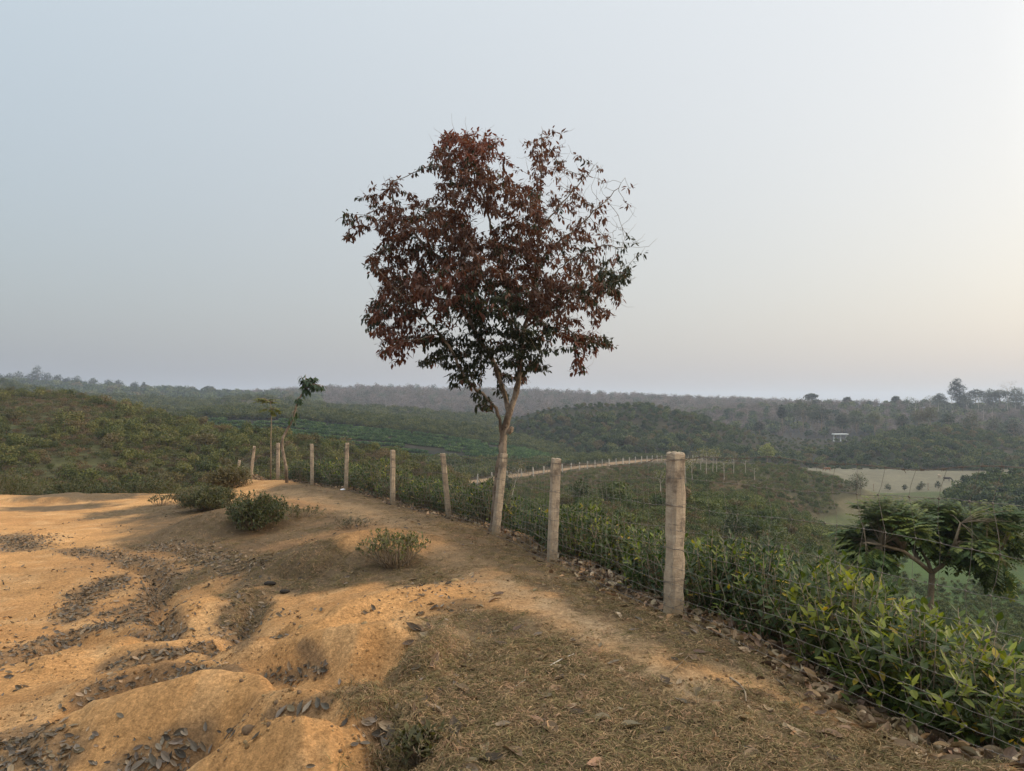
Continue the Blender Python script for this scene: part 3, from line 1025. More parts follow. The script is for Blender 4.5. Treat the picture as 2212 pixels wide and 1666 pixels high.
mn = fbm(pm[:, 0] * .02, pm[:, 1] * .03, 3, 97)
pm = pm[mn > .36]
scatter_stuff('pale_hill_scrub', pm, rng.uniform(1.4, 3.2, len(pm)), rand_rots(len(pm), rng), midM, 'grey green scrub on the further pale hill', 'scrub')
bareM = [bush_mesh('bare_wood', 310 + i, 1.0, .9, 300, .12, ((.11, .085, .082), (.17, .135, .13)) if i < 4 else ((.06, .07, .055), (.095, .10, .075)), 0, 10, .35, 8) for i in range(5)]
pf = H_far_c.scatter(2600, 45, 0, 1, spacing=3.6)
scatter_stuff('leafless_forest', pf, rng.uniform(6, 10, len(pf)), rand_rots(len(pf), rng), bareM, 'hazy leafless purple brown forest on the long distant ridge', 'forest')
pf = H_far_l.scatter(900, 46, 0, 1, spacing=4.5)
scatter_stuff('ridge_forest', pf, rng.uniform(5, 9, len(pf)), rand_rots(len(pf), rng), woodM, 'hazy blue green forest on the distant left ridge', 'forest')
pf = H_far_r.scatter(1300, 47, 0, 1, spacing=3.2)
scatter_stuff('slope_forest', pf, rng.uniform(3, 6.5, len(pf)), rand_rots(len(pf), rng), bareM[:4] + woodM[:2], 'hazy mixed forest below the right skyline', 'forest')

# scrub on the valley slope between the fence and the far road
rv = np.random.default_rng(61)
vx = []
road_w = [(P(*q)[0], P(*q)[1], 3.0) for q in ROAD_PX]
N = 15000
uu, yy = rv.uniform(-.25, .62, N), np.exp(rv.uniform(math.log(18), math.log(150), N))
xx = uu * yy
zz = h_ground(xx, yy)
dr, _, _ = seg_dist(xx, yy, road_w)
fdist, _, fside = seg_dist(xx, yy, [tuple(p) for p in FPA])
ok = (zz > -14.3) & (xx < .46 * yy) & (dr > 11) & (fdist > 5) & (fside < 0) & (xx > -.13 * yy + 1)
dens = fbm(xx * .12, yy * .12, 3, 98)
ok &= dens > .36
ok &= ~((yy > 104) & (xx / yy < .12))
# a worn brown track crosses this slope
trk = [(P(1540, 1062, 78)[0], P(1540, 1062, 78)[1], 1), (P(1580, 1040, 95)[0], P(1580, 1040, 95)[1], 1), (P(1640, 1024, 112)[0], P(1640, 1024, 112)[1], 1)]
td, _, _ = seg_dist(xx, yy, trk)
ok &= td > 1.8
vp = np.stack([xx, yy, zz], -1)[ok]
# planted rows of small bushes across the nearer face of the slope
gi, gj = np.meshgrid(np.arange(-40, 140), np.arange(0, 120), indexing='ij')
ga = math.radians(24)
gx0, gy0 = gi.ravel() * 1.0, gj.ravel() * 1.7
px_ = gx0 * math.cos(ga) - gy0 * math.sin(ga) + 20 + rv.normal(size=gx0.size) * .16
py_ = gx0 * math.sin(ga) + gy0 * math.cos(ga) + 30 + rv.normal(size=gx0.size) * .16
okp = (py_ > 45) & (py_ < 146) & (px_ / py_ > .16) & (px_ / py_ < .55)
px_, py_ = px_[okp], py_[okp]
pz_ = h_ground(px_, py_)
d1, _, _ = seg_dist(px_, py_, road_w)
d2, _, _ = seg_dist(px_, py_, trk)
okp = (pz_ > -14.6) & (d1 > 9) & (d2 > 1.8) & (fbm(px_ * .08, py_ * .08, 3, 66) > .34)
prow = np.stack([px_, py_, pz_], -1)[okp]
# even out: one per cell
seen, sel = set(), []
for i, q in enumerate(vp):
    k = (int(q[0] / 1.0), int(q[1] / 1.0))
    if k not in seen:
        seen.add(k)
        sel.append(i)
vp = vp[sel]
vs = rv.uniform(.45, 1.15, len(vp))
vs = np.where(rv.uniform(size=len(vp)) < .06, vs * 1.7, vs)
vp = np.concatenate([vp[rv.uniform(size=len(vp)) < .55], prow])
vs = np.concatenate([vs[:len(vp) - len(prow)], rv.uniform(.4, .72, len(prow))])
vs = np.where((vp[:, 0] / vp[:, 1] < .24) & (vp[:, 1] > 55), np.minimum(vs * .65, .75), vs)
nr_, rs_ = split_near(vp, vs, 220)
valM = [bush_mesh('valley_bush', 330 + i, 1.0, 1.35, 420, .15, ((.042, .062, .016), (.12, .13, .036)) if i < 5 else ((.075, .056, .026), (.13, .092, .045)), 1, 5) for i in range(6)]
place_copies(valM, vp[nr_], vs[nr_], 'bush', 'low green bush on the valley slope between the wire fence and the far dirt road', 'bush', 'bushes on the valley slope below the fence', r_)
scatter_stuff('valley_scrub', vp[rs_], vs[rs_], rand_rots(len(rs_), rng), valM, 'low scrub over the valley slope below the far road', 'scrub')
N = 20000
uu, yy = rv.uniform(-.3, .66, N), np.exp(rv.uniform(math.log(16), math.log(150), N))
xx = uu * yy
zz = h_ground(xx, yy)
dr, _, _ = seg_dist(xx, yy, road_w)
fdist, _, fside = seg_dist(xx, yy, [tuple(p) for p in FPA])
ok = (zz > -14.6) & (dr > 2.0) & (fdist > 3) & (fside < 0) & (xx < .46 * yy)
gp = np.stack([xx, yy, zz], -1)[ok]
gs_ = rv.uniform(.6, 1.4, len(gp)) * np.where(dr[ok] < 5, .4, 1)
scatter_stuff('valley_undergrowth', gp, gs_, rand_rots(len(gp), rng), lowL[:1] + [bush_mesh('low_green', 241, .4, .9, 150, .1, ((.05, .065, .018), (.12, .125, .04)), 0, 2), bush_mesh('low_green', 240, .4, .9, 150, .1, ((.06, .065, .022), (.11, .10, .04)), 0, 2)], 'brown and green undergrowth on the valley slope', 'undergrowth')
# far side of the road, and the low green cover near the foot of the slope at the right
N = 2600
uu, yy = rv.uniform(-.16, .3, N), rv.uniform(100, 200, N)
xx = uu * yy
dr, _, ds = seg_dist(xx, yy, road_w)
ok = (dr > 4) & (dr < 40) & (ds > 0)
zz = h_ground(xx, yy)
rp = np.stack([xx, yy, zz], -1)[ok]
scatter_stuff('roadside_scrub', rp, rv.uniform(.7, 1.7, len(rp)), rand_rots(len(rp), rng), midM, 'green scrub beyond the far dirt road', 'scrub')
N = 5000
uu, yy = rv.uniform(.35, .8, N), np.exp(rv.uniform(math.log(14), math.log(66), N))
xx = uu * yy
zz = h_ground(xx, yy)
fdist, _, fside = seg_dist(xx, yy, [tuple(p) for p in FPA])
ok = (fdist > 5) & (fside < 0) & (yy > 26)
rp = np.stack([xx, yy, zz], -1)[ok]
scatter_stuff('low_greenery', rp, rv.uniform(.2, .5, len(rp)), rand_rots(len(rp), rng), midM, 'low green ground cover on the slope below the hedge', 'ground cover')


# ---------------------------------------------------------------- the far road and its fence
def road():
    pts = np.array([P(*q) for q in ROAD_PX])
    s = np.linspace(0, len(pts) - 1, 90)
    c = np.stack([np.interp(s, np.arange(len(pts)), pts[:, i]) for i in range(2)], -1)
    for _ in range(3):
        c[1:-1] = (c[:-2] + 2 * c[1:-1] + c[2:]) / 4
    t = norm(np.gradient(c, axis=0))
    n = np.stack([t[:, 1], -t[:, 0]], -1)
    rows = []
    for k, w in enumerate(np.linspace(-1, 1, 7)):
        ww = w * (1.9 + .5 * np.sin(s * 2.1 + w) + .45 * np.sin(s * 7.3 + 3 * w))
        q = c + n * ww[:, None]
        z = h_ground(q[:, 0], q[:, 1]) + .05 + .05 * (1 - w * w)
        rows.append(np.stack([q[:, 0], q[:, 1], z], -1))
    v = np.stack(rows, 1)
    nr, nc = v.shape[:2]
    i, k = np.meshgrid(np.arange(nr - 1), np.arange(nc - 1), indexing='ij')
    a = (i * nc + k).ravel()
    mb = MB()
    mb.add(v.reshape(-1, 3), None, np.stack([a, a + 1, a + nc + 1, a + nc], -1))
    o = tag(mb.build('road', M['road']), kind='structure')
    o['label'] = 'pale dirt road curving through the valley beyond the fence'
    return c, n


rc, rn = road()


def post_mesh(name, h, w, seed, chips=.004):
    """square concrete post: slightly tapered, chipped edges, worn uneven top"""
    r = np.random.default_rng(seed)
    nz, per = 44, 5
    loop = []
    for sx, sy, ex, ey in ((-1, -1, 1, 0), (1, -1, 0, 1), (1, 1, -1, 0), (-1, 1, 0, -1)):
        for k in range(per):
            t = k / per * 2
            loop.append((sx + ex * t, sy + ey * t))
    loop = np.array(loop)
    corner = (np.abs(loop[:, 0]) > .95) & (np.abs(loop[:, 1]) > .95)
    n = len(loop)
    zs = np.concatenate([[-.35], np.linspace(0, h - .012, nz), [h]])
    cz = np.linspace(-.4, h, 17)
    cw = r.uniform(.03, .09, (17, 4)) + .17 * (r.uniform(size=(17, 4)) < .17)
    V = []
    for i, z in enumerate(zs):
        k = w * .5 * (1.04 - .06 * z / h)
        if i == len(zs) - 1:
            k *= .86
        q = loop * k
        q = q + r.normal(size=q.shape) * chips * .22
        ch = np.interp(z, cz, np.arange(len(cz))) if False else np.array([np.interp(z, cz, cw[:, k_]) for k_ in range(4)])
        q[corner] *= (1 - ch[:, None])
        zz = np.full(n, z) + (r.normal(size=n) * .004 if i >= len(zs) - 2 else 0)
        V.append(np.column_stack([q, zz]))
    V.append(np.array([[0, 0, h - .004]]))
    mb = MB()
    m = len(zs)
    q = []
    for i in range(m - 1):
        for k in range(n):
            q.append((i * n + k, i * n + (k + 1) % n, (i + 1) * n + (k + 1) % n, (i + 1) * n + k))
    t = [((m - 1) * n + k, (m - 1) * n + (k + 1) % n, m * n) for k in range(n)]
    mb.add(np.concatenate(V), t, q)
    return mb.mesh(name, M['concrete'], False)


rf = empty('roadside_fence', (rc[0][0], rc[0][1], drop(*rc[0])))
tag(rf, 'line of small pale posts along the far dirt road in the valley', 'fence')
pm_far = [post_mesh('post', 1.4, .15, 500 + i) for i in range(2)]
for m_ in pm_far:
    m_.materials[0] = M['pale_concrete']
fp_far = []
acc = 0
side = rn * 3.2
prev = None
for c, n_ in zip(np.repeat(rc, 1, 0), side):
    pass
fine = np.stack([np.interp(np.linspace(0, len(rc) - 1, 3000), np.arange(len(rc)), (rc + side)[:, i]) for i in range(2)], -1)
last = None
for q in fine:
    if q[0] / q[1] < -.125:
        continue
    if last is None or np.hypot(*(q - last)) > 3.6:
        last = q
        fp_far.append(np.array([q[0], q[1], drop(*q)]))
for i, q in enumerate(fp_far[:95]):
    o = bpy.data.objects.new('post', pm_far[i % 2])
    COL.objects.link(o)
    o.parent = rf
    o.location = q - np.array(rf.location)
    o.rotation_euler = (rnd.uniform(-.05, .05), rnd.uniform(-.05, .05), rnd.uniform(0, 1.5))
mb = MB()
for hz in (.4, .75, 1.1):
    add_tube(mb, np.array([q + np.array([0, 0, hz]) - np.array(rf.location) for q in fp_far[:95]]), .004, 3)
mb.build('wire', M['wire'], rf)

# ---------------------------------------------------------------- the near wire fence
fence = empty('wire_fence', FP[1])
tag(fence, 'sagging woven wire fence on rough concrete posts beside the footpath', 'fence')
FO = np.array(FP[1])
LEAN = {2 + 1: (.135, .02), 4: (-.13, .0), 5: (0.0, 0), 6: (.03, 0), 7: (-.02, 0), 9: (.14, .0), 10: (.1, 0), 1: (.03, 0.0), 2: (.055, 0)}
HT = [1.345, 1.305, 1.30, 1.30, 1.30, 1.31, 1.31, 1.30, 1.30, 1.25, 1.0]
WD = [.122, .118, .108, .102, .1, .104, .104, .102, .104, .104, .104]
tops, bases = [], []
for i, b in enumerate(FP):
    hgt = HT[i]
    lx, ly = LEAN.get(i, (0, 0))
    zb = drop(b[0], b[1])
    base = np.array([b[0], b[1], zb - .01])
    top = base + np.array([lx, ly, hgt])
    bases.append(base)
    tops.append(top)
    o = bpy.data.objects.new('post', post_mesh('post', hgt, WD[i], 520 + i))
    COL.objects.link(o)
    o.parent = fence
    up = Vector(top - base).normalized()
    yaw = [0.4, .42, .3, .35, .25, .5, .3, .2, .1, .3, .3][i]
    rot = up.to_track_quat('Z', 'Y').to_matrix().to_4x4() @ Matrix.Rotation(yaw, 4, 'Z')
    o.matrix_local = Matrix.Translation(Vector(base - FO)) @ rot
    if i == 3:
        o['label'] = 'leaning post right in front of the red leaved tree'
    if i == 4:
        o['label'] = 'post leaning to the left of the tree'
bases, tops = np.array(bases), np.array(tops)
FR = [0.03, .085, .15, .225, .315, .42, .545, .69, .84]


def wire_pt(i, s, fr, phase=0):
    """a point on the wire panel between post i and i+1; the wire runs along the path side of the posts"""
    b = bases[i] * (1 - s) + bases[i + 1] * s
    t = tops[i] * (1 - s) + tops[i + 1] * s
    p = b + (t - b) * fr
    n = FN[i] * (1 - s) + FN[i + 1] * s
    bell = math.sin(s * PI)
    w = .075 - .06 * bell * (1 - abs(2 * fr - 1) * .3)
    p = p - np.array([n[0], n[1], 0]) * w
    p[2] += (-.035 if i else .01) * bell * fr + .012 * math.sin(s * 9 + fr * 14 + i)
    gz = drop(p[0], p[1]) if fr < .12 else -99
    p[2] = max(p[2], gz + .015)
    return p


mbw, mbb = MB(), MB()
rw = random.Random(77)
for i in range(len(FP) - 1):
    Ln = np.linalg.norm(FPA[i + 1, :2] - FPA[i, :2])
    nv_ = max(8, int(Ln / .15))
    sv = np.array([(k + .5 + rw.uniform(-.12, .12)) / nv_ for k in range(nv_)])
    near = i < 4
    drift = [rw.uniform(-.3, .3) for _ in range(nv_)]
    rad = .0011 if i < 1 else .00135 if i < 2 else .0019 if i < 4 else .0022
    knots = np.zeros((nv_, len(FR) + 1, 3))
    for k in range(nv_):
        slope = .010 * math.sin(k * .7 + i)
        for j, fr in enumerate(FR + [.965]):
            ss = min(max(sv[k] + (slope * (fr - .4) * 3 + rw.uniform(-.006, .006) + .006 * (-1) ** j), .001), .999)
            knots[k, j] = wire_pt(i, ss, fr)
    for j in range(len(FR)):
        pts = [wire_pt(i, 0, FR[j])]
        for k in range(nv_):
            if near and k:
                m = (knots[k, j] + knots[k - 1, j]) / 2
                m[2] += rw.uniform(-.007, .007)
                pts.append(m)
            pts.append(knots[k, j])
        pts.append(wire_pt(i, 1, FR[j]))
        add_tube(mbw, pts, rad * 1.15, 4 if near else 3, cap=False)
    for k in range(nv_):
        pts = []
        for j in range(len(FR) + 1):
            if near and j:
                a, b = knots[k, j - 1], knots[k, j]
                d = (bases[i + 1] - bases[i])
                d = d / np.linalg.norm(d)
                sg = rw.choice((-1, 1)) * rw.uniform(.003, .011)
                pts.append(a * .67 + b * .33 + d * sg)
                pts.append(a * .33 + b * .67 + d * sg * .6)
            pts.append(knots[k, j])
        add_tube(mbw, pts, rad, 4 if near else 3, cap=False)
    if i < 4:
        d = norm(bases[i + 1] - bases[i])
        for k in range(nv_):
            for j in range(len(FR)):
                q = knots[k, j]
                th = np.linspace(0, 4 * PI, 9)
                add_tube(mbw, q + .0055 * (np.cos(th)[:, None] * d + np.sin(th)[:, None] * np.array([0, 0, 1])) + np.linspace(-.004, .004, 9)[:, None] * np.array([FN[i][0], FN[i][1], 0]), .0016, 3, cap=False)
    # barbed top strand: two twisted wires and spikes
    nb = max(20, int(Ln / (.012 if i < 3 else .05)))
    ax = []
    for k in range(nb + 1):
        s = k / nb
        p = wire_pt(i, s, .965)
        p[2] += (-.02 if i else .0) * math.sin(s * PI) + (.018 if i else .008) * math.sin(s * 12 + i * 2) * math.sin(s * PI) + .008 * math.sin(s * 31)
        ax.append(p)
    ax = np.array(ax)
    if i < 4:
        ph = np.linspace(0, Ln / .06 * 2 * PI, nb + 1)
        sd = np.array([FN[i][0], FN[i][1], 0])
        for s0 in (0, PI):
            add_tube(mbb, ax + .003 * (np.cos(ph + s0)[:, None] * sd + np.sin(ph + s0)[:, None] * np.array([0, 0, 1])), .0013, 4, cap=False)
    else:
        add_tube(mbb, ax, .0024, 3, cap=False)
    k = 4
    d = norm(bases[i + 1] - bases[i])
    while k < nb and i < 4:
        q = ax[min(int(k), nb)]
        for _ in range(4):
            e = np.array([rw.gauss(0, 1), rw.gauss(0, 1), rw.gauss(0, 1)])
            e = norm(e - d * np.dot(e, d) * .5) * rw.uniform(.012, .024)
            add_tube(mbb, [q - e * .1, q + e], [.0015, .0009], 3)
        th = np.linspace(0, 6 * PI, 14)
        add_tube(mbb, q + d * np.linspace(-.009, .009, 14)[:, None] + .0045 * (np.cos(th)[:, None] * np.array([0, 0, 1]) + np.sin(th)[:, None] * np.array([FN[i][0], FN[i][1], 0])), .0014, 3, cap=False)
        k += nb * .105 / Ln * rw.uniform(.85, 1.15)
# tie wires round the posts
mbt = MB()
for i in range(1, 7):
    for fr in FR[1::2] + [.95]:
        c = bases[i] + (tops[i] - bases[i]) * fr
        a = np.linspace(0, 2 * PI, 17)
        yaw = [0.4, .42, .3, .35, .25, .5, .3, .2, .1, .3, .3][i]
        sq = WD[i] * .525 / np.maximum(np.abs(np.cos(a)), np.abs(np.sin(a)))
        x, y = np.cos(a) * sq, np.sin(a) * sq
        pts = np.stack([c[0] + x * math.cos(yaw) - y * math.sin(yaw), c[1] + x * math.sin(yaw) + y * math.cos(yaw), c[2] + .012 * np.sin(a + i + fr * 9)], -1)
        add_tube(mbt, pts, .0019, 4, cap=False)
for nm, b_, mt in (('wire_mesh', mbw, M['wire']), ('barbed_wire', mbb, M['rust']), ('tie_wire', mbt, M['rust'])):
    for k in range(len(b_.v)):
        b_.v[k] = b_.v[k] - FO
    b_.build(nm, mt, fence)


# ---------------------------------------------------------------- the red leaved tree
TD = 11.75


def T(px, py, dy=0.0):
    return P(px, py, TD + dy)


TRUNK = [(1066, 1160, 0), (1071, 1100, 0), (1076, 1040, 0), (1083, 985, 0), (1088, 940, 0)]
LIMBS = [
    [(1088, 940, 0), (1093, 915, 0), (1100, 890, .02), (1110, 865, .04), (1117, 840, .05), (1122, 800, .05), (1124, 768, .05), (1128, 735, .08), (1132, 710, .1), (1142, 670, .1), (1151, 633, .1), (1158, 600, .1), (1161, 570, .1), (1163, 540, .1), (1163, 506, .1), (1166, 440, .1), (1169, 356, .1), (1171, 300, .1), (1171, 272, .1)],
    [(1088, 940, 0), (1078, 915, -.03), (1074, 890, -.05), (1066, 872, -.08), (1050, 858, -.1), (1036, 848, -.12), (1022, 834, -.15), (1004, 815, -.2), (990, 790, -.25), (975, 755, -.3), (950, 720, -.4), (920, 690, -.5), (880, 650, -.6), (840, 610, -.7), (800, 560, -.7)],
    [(1100, 890, .02), (1096, 872, .1), (1093, 860, .15), (1086, 840, .2), (1079, 822, .22), (1070, 785, .25), (1058, 768, .25), (1045, 750, .25), (1032, 728, .25), (1019, 702, .25), (1006, 680, .25), (993, 657, .2), (985, 620, .1), (965, 580, .0), (935, 545, -.1), (900, 510, -.1), (860, 470, -.2), (845, 420, -.2), (850, 392, -.2)],
    [(1036, 848, -.12), (1038, 820, .1), (1040, 780, .3), (1038, 740, .5), (1040, 690, .7)],
    [(1128, 735, .08), (1118, 712, .3), (1108, 686, .4), (1102, 650, .5), (1094, 603, .5), (1080, 555, .5), (1064, 506, .45), (1050, 440, .4), (1034, 390, .35), (1015, 330, .3), (1005, 300, .3)],
    [(1161, 570, .1), (1180, 545, -.1), (1210, 520, -.3), (1250, 490, -.4), (1290, 450, -.5), (1325, 420, -.5), (1350, 385, -.5)],
    [(1142, 670, .1), (1165, 630, .4), (1200, 590, .6), (1240, 555, .7), (1300, 530, .7), (1350, 535, .6), (1400, 533, .6)],
    [(1163, 506, .1), (1195, 460, .3), (1230, 420, .4), (1270, 380, .4), (1290, 350, .4)],
    [(1124, 768, .05), (1150, 740, -.3), (1185, 715, -.6), (1215, 705, -.8), (1235, 715, -.9), (1245, 750, -1.0)],
    [(1132, 710, .1), (1170, 680, -.3), (1230, 650, -.7), (1290, 620, -.9), (1340, 605, -.9)],
    [(985, 620, .1), (1005, 560, .5), (1000, 500, .7), (985, 440, .8), (975, 390, .8), (950, 345, .7)],
    [(950, 720, -.4), (900, 735, -.7), (860, 740, -.9), (840, 760, -1.0)],
    [(993, 657, .2), (930, 640, .5), (870, 640, .8), (830, 660, .9)],
]
# crown masses: centre, half size, leaf density, colour (0 red brown, 1 dark green, 2 bright red, 3 orange brown)
BLOBS = [(1000, 325, 72, 52, 1.1, 2), (1062, 325, 36, 42, .9, 2), (955, 350, 32, 40, .9, 0), (975, 400, 42, 42, .9, 0), (1040, 400, 72, 55, 1.0, 0), (1110, 440, 66, 60, .9, 0), (1185, 350, 50, 50, .5, 0),
         (1195, 298, 30, 22, .45, 0), (1140, 320, 22, 26, .35, 0), (1225, 425, 58, 58, .45, 0), (1285, 370, 26, 30, .35, 0), (1295, 430, 42, 45, .3, 0), (1350, 430, 24, 38, .2, 0),
         (852, 400, 26, 28, .8, 0), (805, 430, 42, 32, .9, 0), (765, 500, 34, 32, .9, 0), (752, 470, 18, 20, .6, 0), (850, 475, 55, 45, 1.0, 0), (925, 470, 50, 42, 1.0, 0), (900, 540, 80, 55, 1.1, 0),
         (980, 500, 60, 60, 1.1, 0), (825, 570, 42, 42, 1.0, 0), (870, 630, 75, 55, 1.1, 0), (815, 685, 34, 40, 1.0, 1), (835, 700, 45, 50, 1.1, 3), (850, 755, 42, 40, 1.1, 3), (880, 700, 45, 45, 1.0, 3),
         (960, 615, 80, 55, 1.2, 3), (1050, 560, 88, 70, 1.1, 0), (1140, 530, 80, 70, .95, 0), (1235, 520, 78, 66, .45, 0), (1320, 500, 48, 44, .25, 0), (1370, 535, 30, 24, .35, 1),
         (1325, 600, 44, 40, .8, 1), (1250, 615, 78, 55, .8, 0), (1150, 640, 88, 58, 1.1, 0), (1060, 650, 80, 55, 1.2, 1), (1290, 655, 55, 44, .8, 0), (1308, 738, 22, 22, .8, 1), (1258, 735, 44, 42, 1.0, 2), (1250, 790, 26, 30, .9, 2), (1225, 690, 40, 34, .7, 0),
         (945, 740, 50, 38, 1.0, 1), (1000, 775, 66, 48, 1.2, 1), (1060, 735, 70, 58, 1.1, 1), (1120, 760, 60, 52, 1.1, 1), (1165, 735, 44, 55, 1.1, 1), (1000, 822, 42, 22, 1.0, 1), (1105, 812, 48, 26, .9, 1),
         (1038, 876, 24, 24, .9, 1), (920, 780, 30, 20, .8, 1), (1085, 845, 22, 20, .6, 1), (1165, 790, 28, 18, .8, 1), (985, 680, 40, 30, .5, 1)]


def build_tree():
    r = np.random.default_rng(404)
    root_loc = np.array([*T(1066, 1160)[:2], 0])
    root_loc[2] = drop(root_loc[0], root_loc[1]) - .03
    root = empty('red_leaved_tree', root_loc)
    tag(root, 'tall young tree with reddish brown leaves standing behind a leaning fence post', 'tree')
    # skeleton nodes
    pos, par = [], []

    def polyline(pts, start=None):
        q = np.array([T(*p) for p in pts])
        seg = np.linalg.norm(np.diff(q, axis=0), axis=1)
        cum = np.concatenate([[0], np.cumsum(seg)])
        n = max(2, int(cum[-1] / .09))
        ss = np.linspace(0, cum[-1], n + 1)
        q = np.stack([np.interp(ss, cum, q[:, i]) for i in range(3)], -1)
        if len(q) > 4:
            q[1:-1] = (q[:-2] + 2 * q[1:-1] + q[2:]) / 4
        last = start
        for k, p in enumerate(q):
            if k == 0 and start is not None:
                continue
            pos.append(p + (r.normal(size=3) * .008 if k else 0))
            par.append(-1 if last is None else last)
            last = len(pos) - 1
    polyline(TRUNK)
    pos[0][2] = root_loc[2] - .05
    for L in LIMBS:
        a = T(*L[0])
        k = int(np.argmin(np.linalg.norm(np.array(pos) - a, axis=1)))
        polyline(L, k)
    nlimb = len(pos)
    # attractors
    att, ablob = [], []
    for bi, (cx, cy, rx, ry, dn, cl) in enumerate(BLOBS):
        e = 1 - ((cx - 1075) / 340) ** 2 - ((cy - 570) / 320) ** 2
        dmax = 1.5 * math.sqrt(max(e, .04))
        low = cy > 700
        n = int(rx * ry * dn * (.038 if cl == 1 else .033)) + 6
        c = T(cx, cy)
        for layer in range(2 if e > .25 and not low else 1):
            cyo = r.uniform(-dmax, dmax) * .75
            k = n if layer == 0 else int(n * .7)
            d = norm(r.normal(size=(k, 3))) * r.uniform(0, 1, (k, 1)) ** .4
            sx = rx / F * TD
            p = c + np.array([0, cyo, 0]) + d * np.array([sx, max(sx, .3) * 1.1, ry / F * TD])
            # keep the outline where it is seen when the mass lies nearer or further
            sc = p[:, 1:2] / TD
            p[:, 0:1] *= sc
            p[:, 2:3] = EYE + (p[:, 2:3] - EYE) * sc
            att.append(p)
            ablob += [bi] * k
    att = np.concatenate(att)
    ablob = np.array(ablob)
    alive = np.ones(len(att), bool)
    allatt = att.copy()
    step, kill = .08, .115
    nkid = {}
    for it in range(75):
        kd = kdtree.KDTree(len(pos))
        for i, p in enumerate(pos):
            kd.insert(p, i)
        kd.balance()
        pull = {}
        for ai in np.nonzero(alive)[0]:
            co, i, d = kd.find(att[ai])
            if d < kill:
                alive[ai] = False
                continue
            if d < 1.0:
                v = (att[ai] - np.array(pos[i])) / d
                pull[i] = pull.get(i, np.zeros(3)) + v
        if not pull:
            break
        for i, v in pull.items():
            nv_ = np.linalg.norm(v)
            if nv_ < 1e-6 or nkid.get(i, 0) >= 3:
                continue
            nkid[i] = nkid.get(i, 0) + 1
            q = np.array(pos[i]) + (v / nv_ + np.array([0, 0, .06])) * step + r.normal(size=3) * .008
            pos.append(q)
            par.append(i)
    pos_a = np.array(pos)
    par_a = np.array(par)
    n = len(pos_a)
    kids = [[] for _ in range(n)]
    for i in range(n):
        if par_a[i] >= 0:
            kids[par_a[i]].append(i)
    rad = np.full(n, .0028)
    order = list(range(n))[::-1]
    ex = 2.15
    acc = np.zeros(n)
    for i in order:
        if kids[i]:
            rad[i] = max((acc[i]) ** (1 / ex), .0028)
        if par_a[i] >= 0:
            acc[par_a[i]] += rad[i] ** ex
    k = .082 / rad[0]
    rad = np.where(rad > .0028, .0028 + (rad - .0028) * (.078 - .0028) / (rad[0] - .0028), rad)
    rad = np.where((np.arange(n) > 14) & (rad > .012), rad * .86, rad)
    rad[:5] *= np.array([1.55, 1.3, 1.18, 1.08, 1.03])
    mbt = MB()
    done = np.zeros(n, bool)
    stack = [0]
    while stack:
        s = stack.pop()
        chain = [s] if par_a[s] < 0 else [par_a[s], s]
        cur = s
        while kids[cur]:
            ks = sorted(kids[cur], key=lambda c: -rad[c])
            stack += ks[1:]
            cur = ks[0]
            chain.append(cur)
        rr = rad[chain].copy()
        if par_a[s] >= 0:
            rr[0] = rr[1]
        if len(chain) == 2:
            rr[-1] *= .6
        rr = rr * (1 + .08 * np.sin(np.arange(len(rr)) * 1.7))
        sides = 10 if rr[0] > .03 else 5 if rr[0] > .008 else 4
        cv = pos_a[chain] - root_loc
        add_tube(mbt, cv, rr, sides)
    # fine bare twigs reaching past the leaves, most of them on the thin right side
    for i in range(n):
        if kids[i] or par_a[i] < 0:
            continue
        right = pos_a[i][0] > .75 and pos_a[i][2] > 3.2
        if r.uniform() < (.8 if right else .22):
            a_ = norm(pos_a[i] - pos_a[par_a[i]]) + np.array([.25 if right else 0, 0, .5]) + r.normal(size=3) * .3
            q1 = pos_a[i] + norm(a_) * r.uniform(.07, .2)
            q2 = q1 + (norm(a_) + np.array([0, 0, .3]) + r.normal(size=3) * .3) * r.uniform(.04, .12)
            add_tube(mbt, np.array([pos_a[i], q1, q2]) - root_loc, [.0026, .002, .0012], 3)
    # burl under the fork
    add_tube(mbt, np.array([T(1096, 935), T(1104, 928), T(1108, 922)]) - root_loc, [.05, .048, .022], 8)
    mbt.build('trunk', M['bark'], root)
    # leaves: drooping whorls at twig ends
    kd = kdtree.KDTree(len(allatt))
    for i, p in enumerate(allatt):
        kd.insert(p, i)
    kd.balance()
    pal = {0: ((.072, .037, .022), (.15, .083, .044)), 1: ((.018, .028, .014), (.045, .055, .022)), 2: ((.11, .042, .023), (.18, .078, .036)), 3: ((.10, .045, .026), (.18, .09, .048))}
    LP, LD, LL, LC = [], [], [], []
    for i in range(nlimb // 6, n):
        tip = not kids[i]
        if rad[i] > .0065 and not (rad[i] < .011 and r.uniform() < .25):
            continue
        co, ai, d = kd.find(pos_a[i])
        if d > .4:
            continue
        dens, cl = BLOBS[ablob[ai]][4], BLOBS[ablob[ai]][5]
        if r.uniform() > (dens if cl != 1 else min(1, dens * 1.3)) * (1.0 if tip else (.9 if cl == 1 else .72)):
            continue
        ax = norm(pos_a[i] - pos_a[par_a[i]])
        nl = r.integers(8, 13)
        a0 = r.uniform(0, 6.28)
        c0 = cl if r.uniform() > .2 else (1, 1, 0, 3)[r.integers(0, 4)]
        if cl == 1 and c0 == 2:
            c0 = 0
